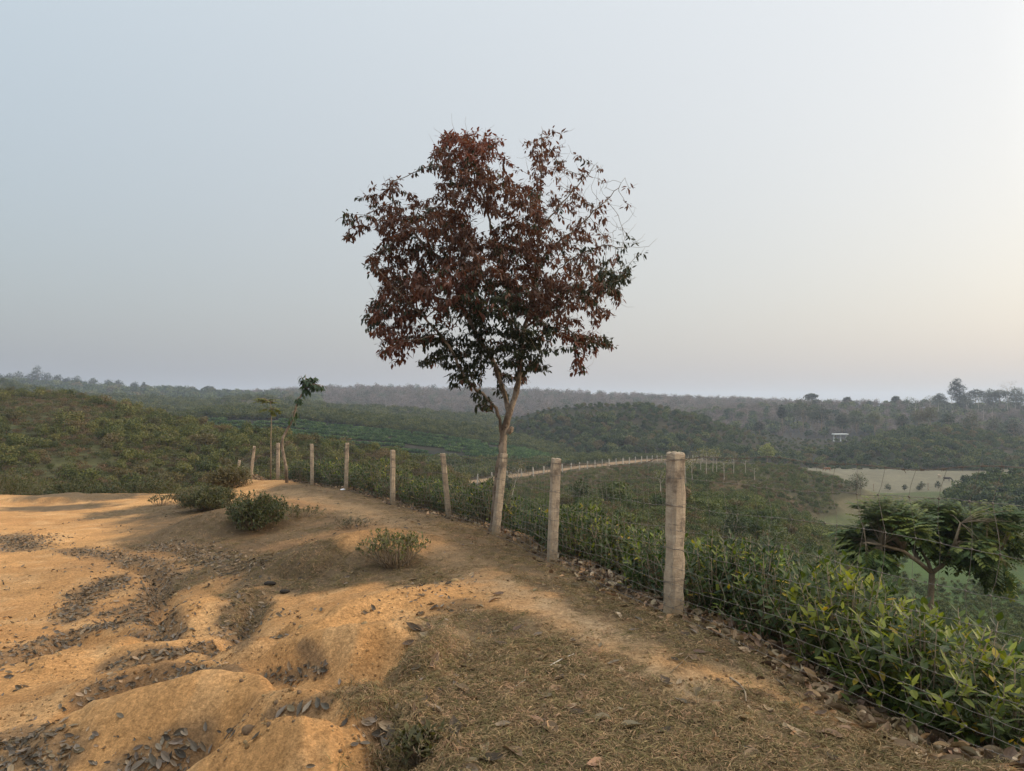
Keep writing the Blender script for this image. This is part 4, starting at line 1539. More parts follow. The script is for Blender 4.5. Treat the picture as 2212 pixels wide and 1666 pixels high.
        for j in range(nl):
            a = a0 + j * 2.4
            side = np.array([math.cos(a), math.sin(a), 0])
            d3 = side * r.uniform(.15, .85) + ax * r.uniform(0, .5) + np.array([0, 0, r.uniform(-1.15, .25)]) + r.normal(size=3) * .22
            back = (pos_a[par_a[i]] - pos_a[i]) * r.uniform(-.3, 1.5)
            LP.append(pos_a[i] + back + side * r.uniform(.01, .05) + r.normal(size=3) * .018)
            LD.append(d3)
            LL.append(r.uniform(.055, .115))
            t = r.uniform()
            LC.append((np.array(pal[c0][0]) * (1 - t) + np.array(pal[c0][1]) * t) * r.uniform(.75, 1.25))
    LP, LD, LL, LC = map(np.array, (LP, LD, LL, LC))
    mbl = MB()
    add_leaves(mbl, LP - root_loc, LD, np.array([0, 0, 1.0]) + rdir(len(LP)) * .35, LL, rng.uniform(.32, .44, len(LP)), LC, 2, .18, .2)
    mbl.build('crown', M['tree_leaf'], root, False)
    print('tree nodes', n, 'leaves', len(LP))


build_tree()


# ---------------------------------------------------------------- hedge behind the fence
def hedge_proto(name, seed, h, w, leaves, cols, ll, lit_share=.25):
    r = np.random.default_rng(seed)
    root = empty(name, (0, 0, -500))
    mbs, mbl = MB(), MB()
    pos, dirs, cl, ln = [], [], [], []
    ns = int(leaves / 9)
    for k in range(ns):
        a, q = r.uniform(0, 6.28), r.uniform(0, 1) ** .55
        rr = w * .5 * q
        tip = np.array([math.cos(a) * rr, math.sin(a) * rr, h * r.uniform(.28, 1.0) ** .8 * (1 - .32 * q * q)])
        b = np.array([math.cos(a) * .06, math.sin(a) * .06, 0])
        mid = b * .4 + tip * .6 + np.array([0, 0, -.08 * h])
        if k % 2 == 0:
            add_tube(mbs, [b, mid, tip], [.008, .005, .0025], 4)
        ax = norm(tip - mid)
        m = r.integers(6, 12)
        a0 = r.uniform(0, 6.28)
        young = r.uniform() < lit_share
        for j in range(m):
            f = j / m
            base = tip - ax * (.20 * (1 - f))
            aa = a0 + j * 2.4
            u = norm(np.cross(ax, np.array([.3, .2, 1.0])) + 1e-6)
            v = np.cross(ax, u)
            dd = (math.cos(aa) * u + math.sin(aa) * v) * (1.0 - .55 * f) + ax * (.35 + .7 * f) + np.array([0, 0, -.25 + .25 * f])
            pos.append(base)
            dirs.append(dd)
            t = r.uniform()
            c = np.array(cols[0]) * (1 - t) + np.array(cols[1]) * t
            if young and f > .45:
                c = c * .3 + np.array(cols[2]) * .7  # yellow tips: sunlit highlight put into the leaf colour
            elif r.uniform() < .03:
                c = np.array((.35, .25, .03))
            cl.append(c * r.uniform(.75, 1.25))
            ln.append(ll * r.uniform(.6, 1.25) * (1 - .3 * f))
    n = len(pos)
    add_leaves(mbl, np.array(pos), np.array(dirs), np.array([0, 0, 1.0]) + rdir(n, r) * .3, np.array(ln), r.uniform(.36, .48, n), np.array(cl), 2, .22, .28)
    for k in range(5):
        a = r.uniform(0, 6.28)
        add_tube(mbs, [(0, 0, -.15), (math.cos(a) * .05, math.sin(a) * .05, .1 * h), (math.cos(a) * w * .22, math.sin(a) * w * .22, .6 * h)], [.014, .012, .006], 5)
    mbl.build('foliage', M['gloss_leaf'], root, False)
    mbs.build('stem', M['twig'], root)
    return root


DG = ((.02, .036, .009), (.056, .08, .018), (.2, .225, .036))
YG = ((.026, .045, .010), (.075, .10, .02), (.235, .25, .04))
hp = [hedge_proto('hedge_shrub', 600 + i, .8, 1.0, 1150, DG, .092, .17) for i in range(3)]
hy = [hedge_proto('hedge_shrub', 610 + i, .8, 1.02, 1150, YG, .10, .34) for i in range(3)]
rh = random.Random(12)
first = set()
cnt = 0


def fence_at(d):
    seg = np.linalg.norm(np.diff(FPA[:, :2], axis=0), axis=1)
    cum = np.concatenate([[0], np.cumsum(seg)])
    q = np.array([np.interp(d, cum, FPA[:, 0]), np.interp(d, cum, FPA[:, 1])])
    n = np.array([np.interp(d, cum, FN[:, 0]), np.interp(d, cum, FN[:, 1])])
    return q, n / np.linalg.norm(n)


def place_hedge(d, off, s, pool, label, group):
    global cnt
    q, n = fence_at(d)
    x, y = q + n * off
    src = pool[rh.randrange(len(pool))]
    if src.name not in first:
        first.add(src.name)
        o = src
    else:
        o = copy_tree(src)
    o.location = (x, y, drop(x, y) - .03)
    o.rotation_euler = (0, 0, rh.uniform(0, 6.28))
    o.scale = (s, s, s * rh.uniform(.9, 1.1))
    tag(o, label, 'shrub', group)
    cnt += 1


L_Y = 'yellow green broad leaved shrub in the hedge right behind the nearest stretch of wire fence'
L_D = 'dark green broad leaved shrub in the hedge behind the farther fence posts'
L_B = 'dark leafy shrub in the second row behind the front hedge'
for k in range(12):
    place_hedge(-.9 + k * .44 + rh.uniform(-.12, .12), .68 + rh.uniform(-.1, .12), rh.uniform(.8, 1.02), hy if k < 9 else hp, L_Y, 'front hedge plants along the near fence')
for k in range(13):
    place_hedge(-1.2 + k * .62 + rh.uniform(-.15, .15), 1.55 + rh.uniform(-.2, .35), rh.uniform(.95, 1.2), hp if k % 3 else hy, L_B, 'second row of hedge plants')
for d in (4.4, 5.0, 5.6, 6.2, 6.8, 7.5, 8.1, 8.7, 9.0, 11.6, 12.4, 14.2, 15.0, 15.9, 17.2, 18.2, 19.3, 20.5, 21.3, 22.4, 23.0, 23.6, 24.6, 25.3):
    place_hedge(d + rh.uniform(-.1, .1), .78 + rh.uniform(-.15, .2), rh.uniform(.9, 1.2) * (1.0 if d < 11 else 1.15), hp, L_D, 'dark hedge plants behind the far posts')
for d in (6.5, 7.6, 8.6, 9.8, 12.2, 13.6, 15.4, 17.0, 18.8, 20.6, 22.4, 24.0):
    place_hedge(d + rh.uniform(-.1, .1), 2.0 + rh.uniform(-.2, .4), rh.uniform(1.0, 1.35), hp, L_B, 'second row of hedge plants')
for src in hp + hy:
    if src.name not in first:
        for ch in list(src.children):
            bpy.data.objects.remove(ch)
        bpy.data.objects.remove(src)


# ---------------------------------------------------------------- single trees and shrubs
def make_tree(name, base, h, crown, label, seed, trunk_r=.1, leaves=900, ll=.3, cols=((.05, .06, .025), (.1, .1, .04)), bark='twig', trunk_top=.6, group=None, limbs=6, lean=(0, 0), wr=.5, detail=0, cat='tree', lumps=None):
    """crown: list of lumps (x, z, rx, rz) in fractions of h"""
    r = np.random.default_rng(seed)
    root = empty(name, base)
    mbt, mbl = MB(), MB()
    top = np.array([lean[0] * h, lean[1] * h, h * trunk_top])
    k = np.linspace(0, 1, 7)
    tr = top[None] * k[:, None] + np.stack([np.sin(k * 5 + seed) * .012 * h * k, np.cos(k * 4 + seed) * .012 * h * k, 0 * k], -1)
    tr[0, 2] = -.15
    add_tube(mbt, tr, trunk_r * (1 - .55 * k), 7)
    tot = sum(c[2] * c[3] for c in crown)
    for (cx, cz, rx, rz) in crown:
        cy = r.uniform(-.5, .5) * rx * .6
        c = np.array([cx, cy, cz]) * h
        m = top * r.uniform(.55, .95)
        md = (m + c) / 2 + np.array([0, 0, -.02 * h])
        add_tube(mbt, [m, md, c], [trunk_r * .45, trunk_r * .28, trunk_r * .1], 5)
        n = max(12, int(leaves * rx * rz / tot))
        for _ in range(3):
            e = c + r.normal(size=3) * np.array([rx, rx, rz]) * h * .45
            add_tube(mbt, [md * .3 + c * .7, (c + e) / 2, e], [trunk_r * .2, trunk_r * .14, trunk_r * .06], 4)
        d = norm(r.normal(size=(n, 3)))
        p = c + d * np.array([rx, rx * .9, rz]) * h * (r.uniform(.2, 1, (n, 1)) ** .5)
        p += r.normal(size=p.shape) * .02 * h
        dirs = norm(d + rdir(n, r) * .7 + np.array([0, 0, -.1]))
        t = r.uniform(size=(n, 1))
        col = (np.asarray(cols[0]) * (1 - t) + np.asarray(cols[1]) * t) * r.uniform(.7, 1.3, (n, 1))
        add_leaves(mbl, p, dirs, np.array([0, 0, 1.0]) + rdir(n, r) * .5, r.uniform(.7, 1.3, n) * ll, wr, col, detail, .2, .2)
    mbt.build('trunk', M[bark], root)
    mbl.build('crown', M['leaf'], root, False)
    tag(root, label, cat, group)
    return root


def hilltree(h, px, t, *a, **k):
    p = h.at(np.array([h.s_of(px)]), np.array([t]))[0]
    return p


ROUND = [(0, .62, .3, .2), (-.22, .55, .22, .16), (.22, .56, .22, .16), (.05, .8, .22, .16), (-.1, .72, .22, .16), (.14, .42, .2, .12), (-.18, .4, .2, .12)]
UMB = [(0, .9, .3, .07), (-.25, .82, .22, .06), (.25, .84, .22, .06), (.12, .72, .2, .05), (-.15, .68, .18, .05)]
TALL = [(0, .9, .1, .1), (-.06, .78, .15, .1), (.08, .7, .17, .09), (-.1, .6, .17, .09), (.1, .5, .18, .08), (-.06, .42, .15, .08)]
SPARSE = [(-.15, .85, .16, .08), (.12, .9, .16, .08), (0, .75, .2, .08), (.18, .72, .12, .06), (-.2, .68, .12, .06)]
DKG = ((.022, .034, .018), (.05, .06, .028))
# skyline trees at the right
sky = [(2068, .9, 'TALL', 20, 'tallest dark layered tree standing above the right skyline'), (2030, .9, 'ROUND', 11, 'dark bushy tree left of the tallest skyline tree'),
       (2108, .9, 'UMB', 13, 'flat topped dark tree just right of the tallest skyline tree'), (2140, .92, 'ROUND', 14, 'broad dark tree in the right skyline row'),
       (2178, .9, 'BARE', 19, 'bare branched pale tree rising over the right skyline'), (2196, .92, 'ROUND', 15, 'dark dense tree on the skyline below the bare branched tree'),
       (2240, .9, 'TALL', 19, 'tall dark tree at the far right end of the skyline'), (1753, .95, 'UMB', 9, 'small umbrella shaped tree standing alone on the ridge skyline'),
       (1830, .95, 'ROUND', 7, 'small round tree on the ridge between the umbrella tree and the right grove'), (2085, .8, 'ROUND', 12, 'round dark tree beneath the tallest skyline tree'),
       (2160, .82, 'UMB', 13, 'spreading dark tree on pale trunk below the skyline row'), (1935, .95, 'ROUND', 7, 'low round tree on the skyline left of the grove')]
for i, (px, t, kind, h, lab) in enumerate(sky):
    b = hilltree(H_far_r, px, t)
    kw = dict(TALL=dict(crown=TALL, leaves=3000, ll=.8, trunk_top=.85), ROUND=dict(crown=ROUND, leaves=2400, ll=.75), UMB=dict(crown=UMB, leaves=1800, ll=.7, trunk_top=.75),
              BARE=dict(crown=SPARSE, leaves=160, ll=.5, trunk_top=.7, cols=((.12, .09, .07), (.16, .12, .09)), bark='pale_bark'))[kind]
    kw.setdefault('cols', DKG)
    make_tree('skyline_tree', b, h, label=lab, seed=700 + i, trunk_r=.3, group='trees along the right skyline', **kw)
# pale trunked trees below the skyline row
for i in range(14):
    px = 1960 + i * 21 + rnd.uniform(-8, 8)
    b = hilltree(H_far_r, px, rnd.uniform(.35, .7))
    make_tree('pale_trunk_tree', b, rnd.uniform(9, 12), [(0, .85, .25, .12), (-.15, .75, .2, .1), (.17, .78, .18, .1)], 'pale trunked forest tree standing on the slope below the right skyline', 730 + i, trunk_r=.2, leaves=350, ll=.6, cols=DKG, bark='pale_bark', trunk_top=.8, group='pale trunked trees on the right slope')
# trees behind the pavilion saddle
for i, (px, t, kind, h, cols, lab) in enumerate([
        (1735, .2, ROUND, 15, DKG, 'large dark round tree left behind the white shelter'), (1775, .22, ROUND, 12, DKG, 'dark bushy tree beside the large round tree behind the shelter'),
        (1850, .22, ROUND, 10, ((.075, .095, .04), (.12, .14, .055)), 'light green bushy tree behind the white shelter'), (1820, .2, ROUND, 8, DKG, 'small dark tree directly behind the white shelter'),
        (1890, .22, ROUND, 9, ((.08, .09, .045), (.12, .13, .06)), 'pale green bushy tree right behind the white shelter'), (1690, .3, TALL, 8, DKG, 'slim dark tree left of the large round tree')]):
    b = hilltree(H_far_r, px, t)
    b = b * np.array([.88, .88, 1])
    b[2] = -11 if kind is not TALL else -8
    make_tree('valley_tree', b, h * 1.05, kind, lab, 760 + i, trunk_r=.28, leaves=1800, ll=.6, cols=cols, group='trees behind the white shelter')
for i, (px, t, h, cols, lab) in enumerate([(1985, .97, 7, ((.08, .07, .035), (.13, .11, .05)), 'brownish tree on top of the right wooded hill'), (2010, .97, 8, ((.08, .07, .035), (.13, .1, .05)), 'tallest brownish tree crowning the right wooded hill'),
                                           (1950, .93, 6, DKG, 'dark green tree on the left shoulder of the right wooded hill'), (2050, .95, 6, DKG, 'green tree on the right shoulder of the wooded hill'),
                                           (2148, .9, 8, ((.03, .04, .022), (.055, .06, .035)), 'very dark round tree on the lower right hill'), (2100, .8, 9, ((.09, .08, .04), (.13, .11, .06)), 'thin pale tree on the right hill slope'),
                                           (2190, .75, 8, DKG, 'dark tree near the right end of the wooded hill'), (1640, .97, 5, DKG, 'small tree on the falling crest left of the white shelter'),
                                           (1395, .05, 7, ((.05, .065, .025), (.1, .11, .04)), 'green tree at the foot of the wooded hill beyond the road bend'), (1660, .08, 5.5, ((.12, .14, .03), (.2, .22, .05)), 'bright yellow green tree at the foot of the wooded hill')]):
    b = hilltree(H_right, px, t)
    make_tree('hill_tree', b, h, ROUND, lab, 780 + i, trunk_r=.18, leaves=1100, ll=.45, cols=cols, group='trees standing out on the wooded hill')
# left skyline trees
for i, (px, h, kind) in enumerate([(0, 13, ROUND), (40, 16, ROUND), (80, 21, TALL), (68, 15, ROUND), (100, 15, ROUND), (125, 14, ROUND), (165, 14, ROUND), (200, 13, ROUND), (235, 13, ROUND), (255, 13, ROUND), (290, 12, ROUND), (310, 12, TALL), (345, 9, ROUND), (380, 9, ROUND), (415, 8, ROUND), (450, 11, UMB), (490, 8, ROUND), (520, 8, ROUND), (20, 14, ROUND), (145, 12, ROUND)]):
    b = hilltree(H_far_l, px, .97)
    lab = {80: 'tallest hazy tree on the left skyline', 450: 'small flat topped hazy tree on the low end of the left skyline'}.get(px, 'hazy blue green tree in the row along the left skyline')
    make_tree('ridge_tree', b, h * .8, kind, lab, 800 + i, trunk_r=.3, leaves=800, ll=.95, cols=DKG, group='hazy trees along the left skyline')
# pale thin young trees on the valley slope
for i, (px, py, Y, h) in enumerate([(1481, 1047, 84, 3.6), (1495, 1037, 90, 4), (1514, 1024, 104, 4.2), (1526, 1025, 104, 4.4), (1540, 1022, 106, 4), (1548, 1020, 108, 4.2), (1564, 1030, 96, 3.2), (1630, 1022, 110, 3), (1427, 1066, 72, 2.6), (1460, 1016, 118, 3.6), (1585, 1016, 118, 3.8), (1610, 1014, 120, 3.6), (1440, 1012, 120, 3)]):
    p = P(px, py, Y)
    make_tree('young_tree', (p[0], p[1], drop(p[0], p[1])), h, SPARSE, 'thin pale stemmed young tree with sparse yellow green leaves on the valley slope', 830 + i, trunk_r=.055, leaves=150, ll=.22, cols=((.11, .11, .04), (.2, .18, .06)), bark='pale_bark', trunk_top=.75, group='thin young trees on the valley slope')
p = P(1100, 1052, 60)
make_tree('sapling', (p[0], p[1], drop(p[0], p[1])), 4.0, [(.25, .95, .14, .08), (.1, .85, .18, .08), (.35, .82, .12, .06), (.02, .75, .14, .06)], 'thin bent sapling with sparse brown leaves right of the big tree trunk', 850, trunk_r=.045, leaves=160, ll=.16, cols=((.14, .1, .04), (.2, .13, .06)), bark='pale_bark', trunk_top=.8, lean=(.2, 0))
p = P(1090, 1040, 75)
make_tree('dark_bush', (p[0], p[1], drop(p[0], p[1])), 2.6, ROUND, 'dark green round bush on the far side of the valley road left of the trunk', 851, trunk_r=.08, leaves=900, ll=.2, cols=((.025, .04, .016), (.055, .07, .025)), cat='bush')
for i, (px, py, Y, h, lab) in enumerate([(1255, 1060, 52, 2.2, 'green bush below the road between the first posts and the tree'), (1310, 1070, 50, 1.8, 'green bush on the slope right of the second nearest post'),
                                         (1675, 1150, 40, 2.6, 'green bush with forked pale stem at the foot of the slope'), (1590, 1130, 42, 2.2, 'dark bush at the foot of the slope above the hedge'), (1760, 1160, 38, 2.4, 'leafy bush beside the spreading small tree')]):
    p = P(px, py, Y)
    make_tree('slope_shrub', (p[0], p[1], drop(p[0], p[1])), h, ROUND, lab, 855 + i, trunk_r=.05, leaves=800, ll=.17, cols=((.04, .055, .02), (.09, .1, .035)), bark='pale_bark', cat='shrub')
# field edge bushes and posts
for i, px in enumerate((1913, 1946, 1977, 1998, 2021, 2061)):
    p = Pz(px + rnd.uniform(-9, 9), 1058 + rnd.uniform(-2, 3), -16)
    make_tree('field_bush', (p[0], p[1], drop(p[0], p[1])), rnd.uniform(1.0, 1.7), ROUND, 'small dark bush in the line dividing the pale field from the green field', 870 + i, trunk_r=.05, leaves=220, ll=.25, cols=DKG, group='bushes on the field boundary', cat='bush')
for px, py in ((1850, 1038), (1858, 1044)):
    p = P(px, py, 128)
    make_tree('edge_tree', (p[0], p[1], drop(p[0], p[1])), 4.2, ROUND, 'grey green small tree at the corner of the scrub slope beside the field', 880 + px, trunk_r=.07, leaves=500, ll=.28, cols=((.06, .07, .04), (.1, .1, .06)), group='small trees at the field corner')
fm = post_mesh('field_post', 1.5, .16, 560)
for px in (1887, 2005, 2068):
    p = Pz(px, 1059, -16)
    o = bpy.data.objects.new('field_post', fm)
    COL.objects.link(o)
    o.location = (p[0], p[1], drop(p[0], p[1]))
    tag(o, 'thin grey post standing on the boundary of the pale field', 'post', 'posts on the field boundary')


# the spreading small tree behind the hedge
def umbrella_tree():
    D = 14.0
    b = P(2010, 1345, D)
    base = np.array([b[0], b[1], drop(b[0], b[1])])
    root = empty('spreading_tree', base)
    tag(root, 'small spreading tree with a flat feathery green crown below the hedge', 'tree')
    r = np.random.default_rng(900)
    mbt, mbl = MB(), MB()

    def Q(px, py, dy=0):
        return P(px, py, D + dy) - base
    fork = Q(2013, 1238)
    add_tube(mbt, [np.array([0, 0, -.2]), Q(2010, 1300), Q(2012, 1265), fork], [.075, .06, .055, .055], 8)
    limbs = [[(2013, 1238, 0), (2005, 1215, .1), (1990, 1190, .2), (1975, 1150, .3)], [(2013, 1238, 0), (1985, 1215, -.2), (1950, 1190, -.5), (1905, 1178, -.7), (1870, 1172, -.8)],
             [(2013, 1238, 0), (2040, 1218, 0), (2075, 1180, .1), (2110, 1150, .2), (2150, 1140, .3)], [(2040, 1218, 0), (2060, 1180, -.4), (2075, 1130, -.6)], [(1985, 1215, -.2), (1970, 1180, .4), (1930, 1140, .7)], [(2075, 1180, .1), (2130, 1190, -.4), (2160, 1195, -.6)]]
    ends = []
    for L in limbs:
        q = np.array([Q(*p) for p in L])
        add_tube(mbt, q, np.linspace(.045, .018, len(q)), 6)
        ends += list(q[1:])
    ends = np.array(ends)
    lumps = [(1950, 1135, 45, 26), (2060, 1150, 45, 28), (2110, 1185, 36, 22), (1890, 1105, 30, 20), (1930, 1115, 45, 26), (1985, 1112, 45, 26), (2040, 1115, 45, 24), (2085, 1130, 40, 26), (1865, 1160, 45, 26), (1900, 1170, 55, 30), (1960, 1150, 60, 35), (2040, 1160, 60, 40), (2100, 1160, 50, 35), (2140, 1125, 34, 24), (2165, 1120, 28, 22),
             (2180, 1140, 22, 24), (2160, 1170, 40, 34), (2135, 1215, 28, 24), (2155, 1235, 14, 14), (1880, 1195, 30, 16), (2080, 1190, 40, 20)]
    FPp, FD = [], []
    for cx, cy, rx, ry in lumps:
        n = int(rx * ry * .095) + 12
        c = Q(cx, cy, r.uniform(-.8, .8))
        for _ in range(n):
            d = norm(r.normal(size=3)) * r.uniform(.3, 1) ** .5
            p = c + d * np.array([rx / F * D, .5, ry * 1.15 / F * D])
            k = ends[np.argmin(np.linalg.norm(ends - p, axis=1))]
            o = norm(p - k) + r.normal(size=3) * .5
            o[2] = o[2] * .8 - .1
            FPp.append(p)
            FD.append(norm(o))
            if r.uniform() < .22:
                add_tube(mbt, [k, (k + p) / 2 + np.array([0, 0, .05]), p], [.007, .005, .003], 4)
    # each frond: a rib with paired leaflets
    LPo, LDi, LCo, LLe = [], [], [], []
    for p, d in zip(FPp, FD):
        L = r.uniform(.22, .34)
        s = norm(np.cross(d, np.array([0, 0, 1.0])))
        young = r.uniform() < (.35 if p[2] > 1.5 or p[0] > 1.0 else .1)  # more yellow fronds on top and right: sunlight put into their colour
        c = np.array((.05, .08, .024)) * (1 - (t := r.uniform())) + np.array((.11, .145, .04)) * t
        if young:
            c = np.array((.17, .18, .035))
        for j in range(5):
            f = (j + .6) / 5.2
            q = p + d * L * f + np.array([0, 0, -.07 * f * f])
            for sg in (-1, 1):
                LPo.append(q)
                LDi.append(s * sg + d * .55 + np.array([0, 0, -.25]))
                LCo.append(c * r.uniform(.8, 1.2))
                LLe.append(r.uniform(.10, .145))
    add_leaves(mbl, np.array(LPo), np.array(LDi), np.array([0, 0, 1.0]), np.array(LLe), .55, np.array(LCo), 1, .15, .15)
    mbt.build('trunk', M['twig'], root)
    mbl.build('crown', M['leaf'], root, False)


umbrella_tree()


# two saplings beside the far posts
def sapling(name, label, pts, D, r0, whorls, cols, seed, ll, nl, feathery=False):
    r = np.random.default_rng(seed)
    q = np.array([P(px, py, D) for px, py in pts])
    base = np.array([q[0][0], q[0][1], drop(q[0][0], q[0][1])])
    q[0][2] = base[2] - .1
    root = empty(name, base)
    mbt, mbl = MB(), MB()
    add_tube(mbt, q - base, np.linspace(r0, r0 * .35, len(q)), 6)
    LPo, LDi, LCo, LLe = [], [], [], []
    for (px, py, rx, ry, n, src) in whorls:
        c = P(px, py, D) - base
        s = q[min(src, len(q) - 1)] - base
        for _ in range(n):
            e = c + r.normal(size=3) * np.array([rx, (rx + ry) * .6, ry]) / F * D * .55
            m = (s + e) / 2 + np.array([0, 0, .08])
            add_tube(mbt, [s, m, e], [r0 * .3, r0 * .22, r0 * .1], 4)
            o = norm(e - s)
            for j in range(nl):
                f = r.uniform(.45, 1.0)
                p = s * (1 - f) ** 2 + 2 * m * f * (1 - f) + e * f * f
                a = r.uniform(0, 6.28)
                sd = np.array([math.cos(a), math.sin(a), 0])
                LPo.append(p)
                LDi.append(sd * .7 + o * .4 + np.array([0, 0, -.15 if feathery else -.8]))
                t = r.uniform()
                LCo.append((np.array(cols[0]) * (1 - t) + np.array(cols[1]) * t) * r.uniform(.8, 1.2))
                LLe.append(ll * r.uniform(.7, 1.2))
    add_leaves(mbl, np.array(LPo), np.array(LDi), np.array([0, 0, 1.0]) + rdir(len(LPo)) * .2, np.array(LLe), .34, np.array(LCo), 2, .2, .2)
    mbt.build('trunk', M['bark'] if not feathery else M['twig'], root)
    mbl.build('crown', M['gloss_leaf'], root, False)
    tag(root, label, 'sapling')


sapling('sapling', 'crooked sapling with drooping dark green leaves beyond the far fence posts', [(620, 1030), (618, 1010), (613, 985), (609, 962), (611, 945), (622, 925), (632, 908), (638, 885), (643, 868), (650, 855), (660, 840)], 23.2, .055,
        [(672, 828, 28, 16, 9, 10), (690, 830, 16, 14, 5, 10), (662, 818, 14, 10, 5, 10), (668, 848, 16, 12, 5, 10), (640, 862, 10, 12, 4, 8), (636, 895, 10, 12, 3, 7), (675, 815, 16, 8, 3, 10)], ((.025, .045, .016), (.06, .085, .03)), 910, .20, 9)
sapling('sapling', 'slim straight sapling with feathery yellow green leaves left of the crooked sapling', [(585, 1010), (585, 985), (585, 950), (586, 915), (586, 885), (584, 870)], 25.5, .028,
        [(550, 862, 22, 5, 5, 5), (570, 867, 18, 8, 5, 5), (590, 868, 14, 8, 5, 5), (605, 885, 12, 10, 4, 4), (570, 885, 12, 10, 4, 4), (592, 893, 16, 6, 4, 4)], ((.12, .13, .03), (.22, .21, .05)), 911, .12, 22, True)


def twig_shrub(name, label, px, py, w, h, leaves, stems, cols, seed, ll, lean=.0, base=None, bark='twig'):
    """a shrub standing on the open ground"""
    r = np.random.default_rng(seed)
    b = hit(px, py) if base is None else base
    root = empty(name, b)
    mbt, mbl = MB(), MB()
    LPo, LDi, LCo, LLe = [], [], [], []
    for k in range(stems):
        a, q = r.uniform(0, 6.28), r.uniform(.1, 1)
        e = np.array([math.cos(a) * w * .5 * q + lean, math.sin(a) * w * .5 * q, h * r.uniform(.55, 1.0) * (1 - .3 * q * q)])
        s = np.array([math.cos(a) * w * .1 * r.uniform(0, 1.6), math.sin(a) * w * .1, -.04])
        m = (s + e) / 2 + r.normal(size=3) * .07 * h
        add_tube(mbt, [s, s * .4 + m * .6, m, (m + e) / 2 + r.normal(size=3) * .03 * h, e], [.007, .006, .0045, .003, .0018], 4)
        for _ in range(3):
            f = r.uniform(.4, 1)
            p0 = m * (1 - f) + e * f
            p1 = p0 + norm(r.normal(size=3) + np.array([0, 0, .5])) * h * .2
            add_tube(mbt, [p0, p1], [.003, .0013], 3)
            nl = max(1, int(leaves / stems / 4))
            for _ in range(nl):
                g = r.uniform(.1, 1.05)
                LPo.append(p0 * (1 - g) + p1 * g)
                LDi.append(norm(r.normal(size=3) + np.array([0, 0, .35])))
        for _ in range(max(1, int(leaves / stems / 4))):
            f = r.uniform(.2, 1)
            LPo.append(m * (1 - f) + e * f)
            LDi.append(norm(r.normal(size=3) + np.array([0, 0, .35])))
    if leaves > 1400:
        lp, ld = clump_points(int(leaves * .8), w * .5, w * .5, h * .5, r, .5, 11)
        lp[:, 2] = np.abs(lp[:, 2] + h * .42)
        LPo += list(lp)
        LDi += list(norm(np.cross(ld, rdir(len(lp), r)) + ld * .5))
    n = len(LPo)
    t = r.uniform(size=(n, 1))
    LCo = (np.array(cols[0]) * (1 - t) + np.array(cols[1]) * t) * r.uniform(.75, 1.25, (n, 1))
    add_leaves(mbl, np.array(LPo), np.array(LDi), np.array([0, 0, 1.0]) + rdir(n, r) * .3, ll * r.uniform(.6, 1.2, n), .45, LCo, 1, .2, .2)
    mbt.build('stem', M[bark], root)
    mbl.build('foliage', M['leaf'], root, False)
    tag(root, label, 'shrub')
    return root


OLV = ((.05, .055, .02), (.11, .10, .035))
twig_shrub('shrub', 'half bare twiggy shrub with thin reddish leaves standing on the mound edge', 858, 1222, 1.15, .46, 1390, 64, ((.055, .07, .02), (.15, .14, .045)), 920, .05, -.06)
twig_shrub('shrub', 'dense dark green shrub on the bank left of the path', 552, 1140, 1.35, .7, 3800, 90, ((.03, .045, .014), (.085, .085, .028)), 921, .065)
twig_shrub('shrub', 'wide olive green shrub behind the dense dark shrub on the bank', 458, 1101, 1.75, .6, 4600, 120, OLV, 922, .07)
twig_shrub('shrub', 'brownish shrub at the foot of the farthest fence posts', 488, 1056, 1.6, .75, 3600, 80, ((.09, .075, .03), (.15, .11, .05)), 923, .08)
twig_shrub('shrub', 'brown dry low scrub left of the wide olive shrub', 425, 1092, 1.7, .55, 2200, 70, ((.12, .085, .04), (.16, .12, .06)), 924, .06)
twig_shrub('shrub', 'small green shrub alone where the footpath meets the dirt track', 347, 1092, .8, .34, 420, 22, OLV, 925, .06)
twig_shrub('shrub', 'yellow green shrub left of the leaning far post', 508, 1046, 1.1, .7, 1800, 46, ((.08, .085, .03), (.15, .13, .05)), 926, .08)
twig_shrub('shrub', 'low dark shrub spreading at the end of the mound near the dark bush', 655, 1116, .9, .25, 420, 26, OLV, 927, .05)
twig_shrub('shrub', 'flat dark weed clump on the litter slope left of the half bare shrub', 760, 1140, 1.2, .2, 420, 40, ((.06, .06, .03), (.10, .08, .04)), 928, .05)
twig_shrub('grass_tuft', 'dark spiky grass tuft beside the gully at the bottom of the slope', 905, 1650, .27, .12, 60, 90, ((.06, .055, .02), (.1, .08, .03)), 929, .05, bark='twig')
for i, (px, py, w, h) in enumerate([(20, 1062, 2.4, 1.1), (60, 1064, 2.2, 1.0), (110, 1064, 2.0, .8), (160, 1062, 2.2, .8), (215, 1062, 2.0, .8), (260, 1062, 2.2, .8), (310, 1062, 2.4, .9), (350, 1062, 2.2, 1.1), (390, 1060, 2.2, 1.0)]):
    p = P(px, py, 27.5 + (i % 3) * 1.2)
    twig_shrub('track_shrub', 'green shrub just over the edge of the dirt track', 0, 0, w, h, 1500, 36, ((.05, .062, .02), (.115, .105, .035)), 935 + i, .09, base=(p[0], p[1], drop(p[0], p[1])))['group'] = 'shrubs over the edge of the dirt track'


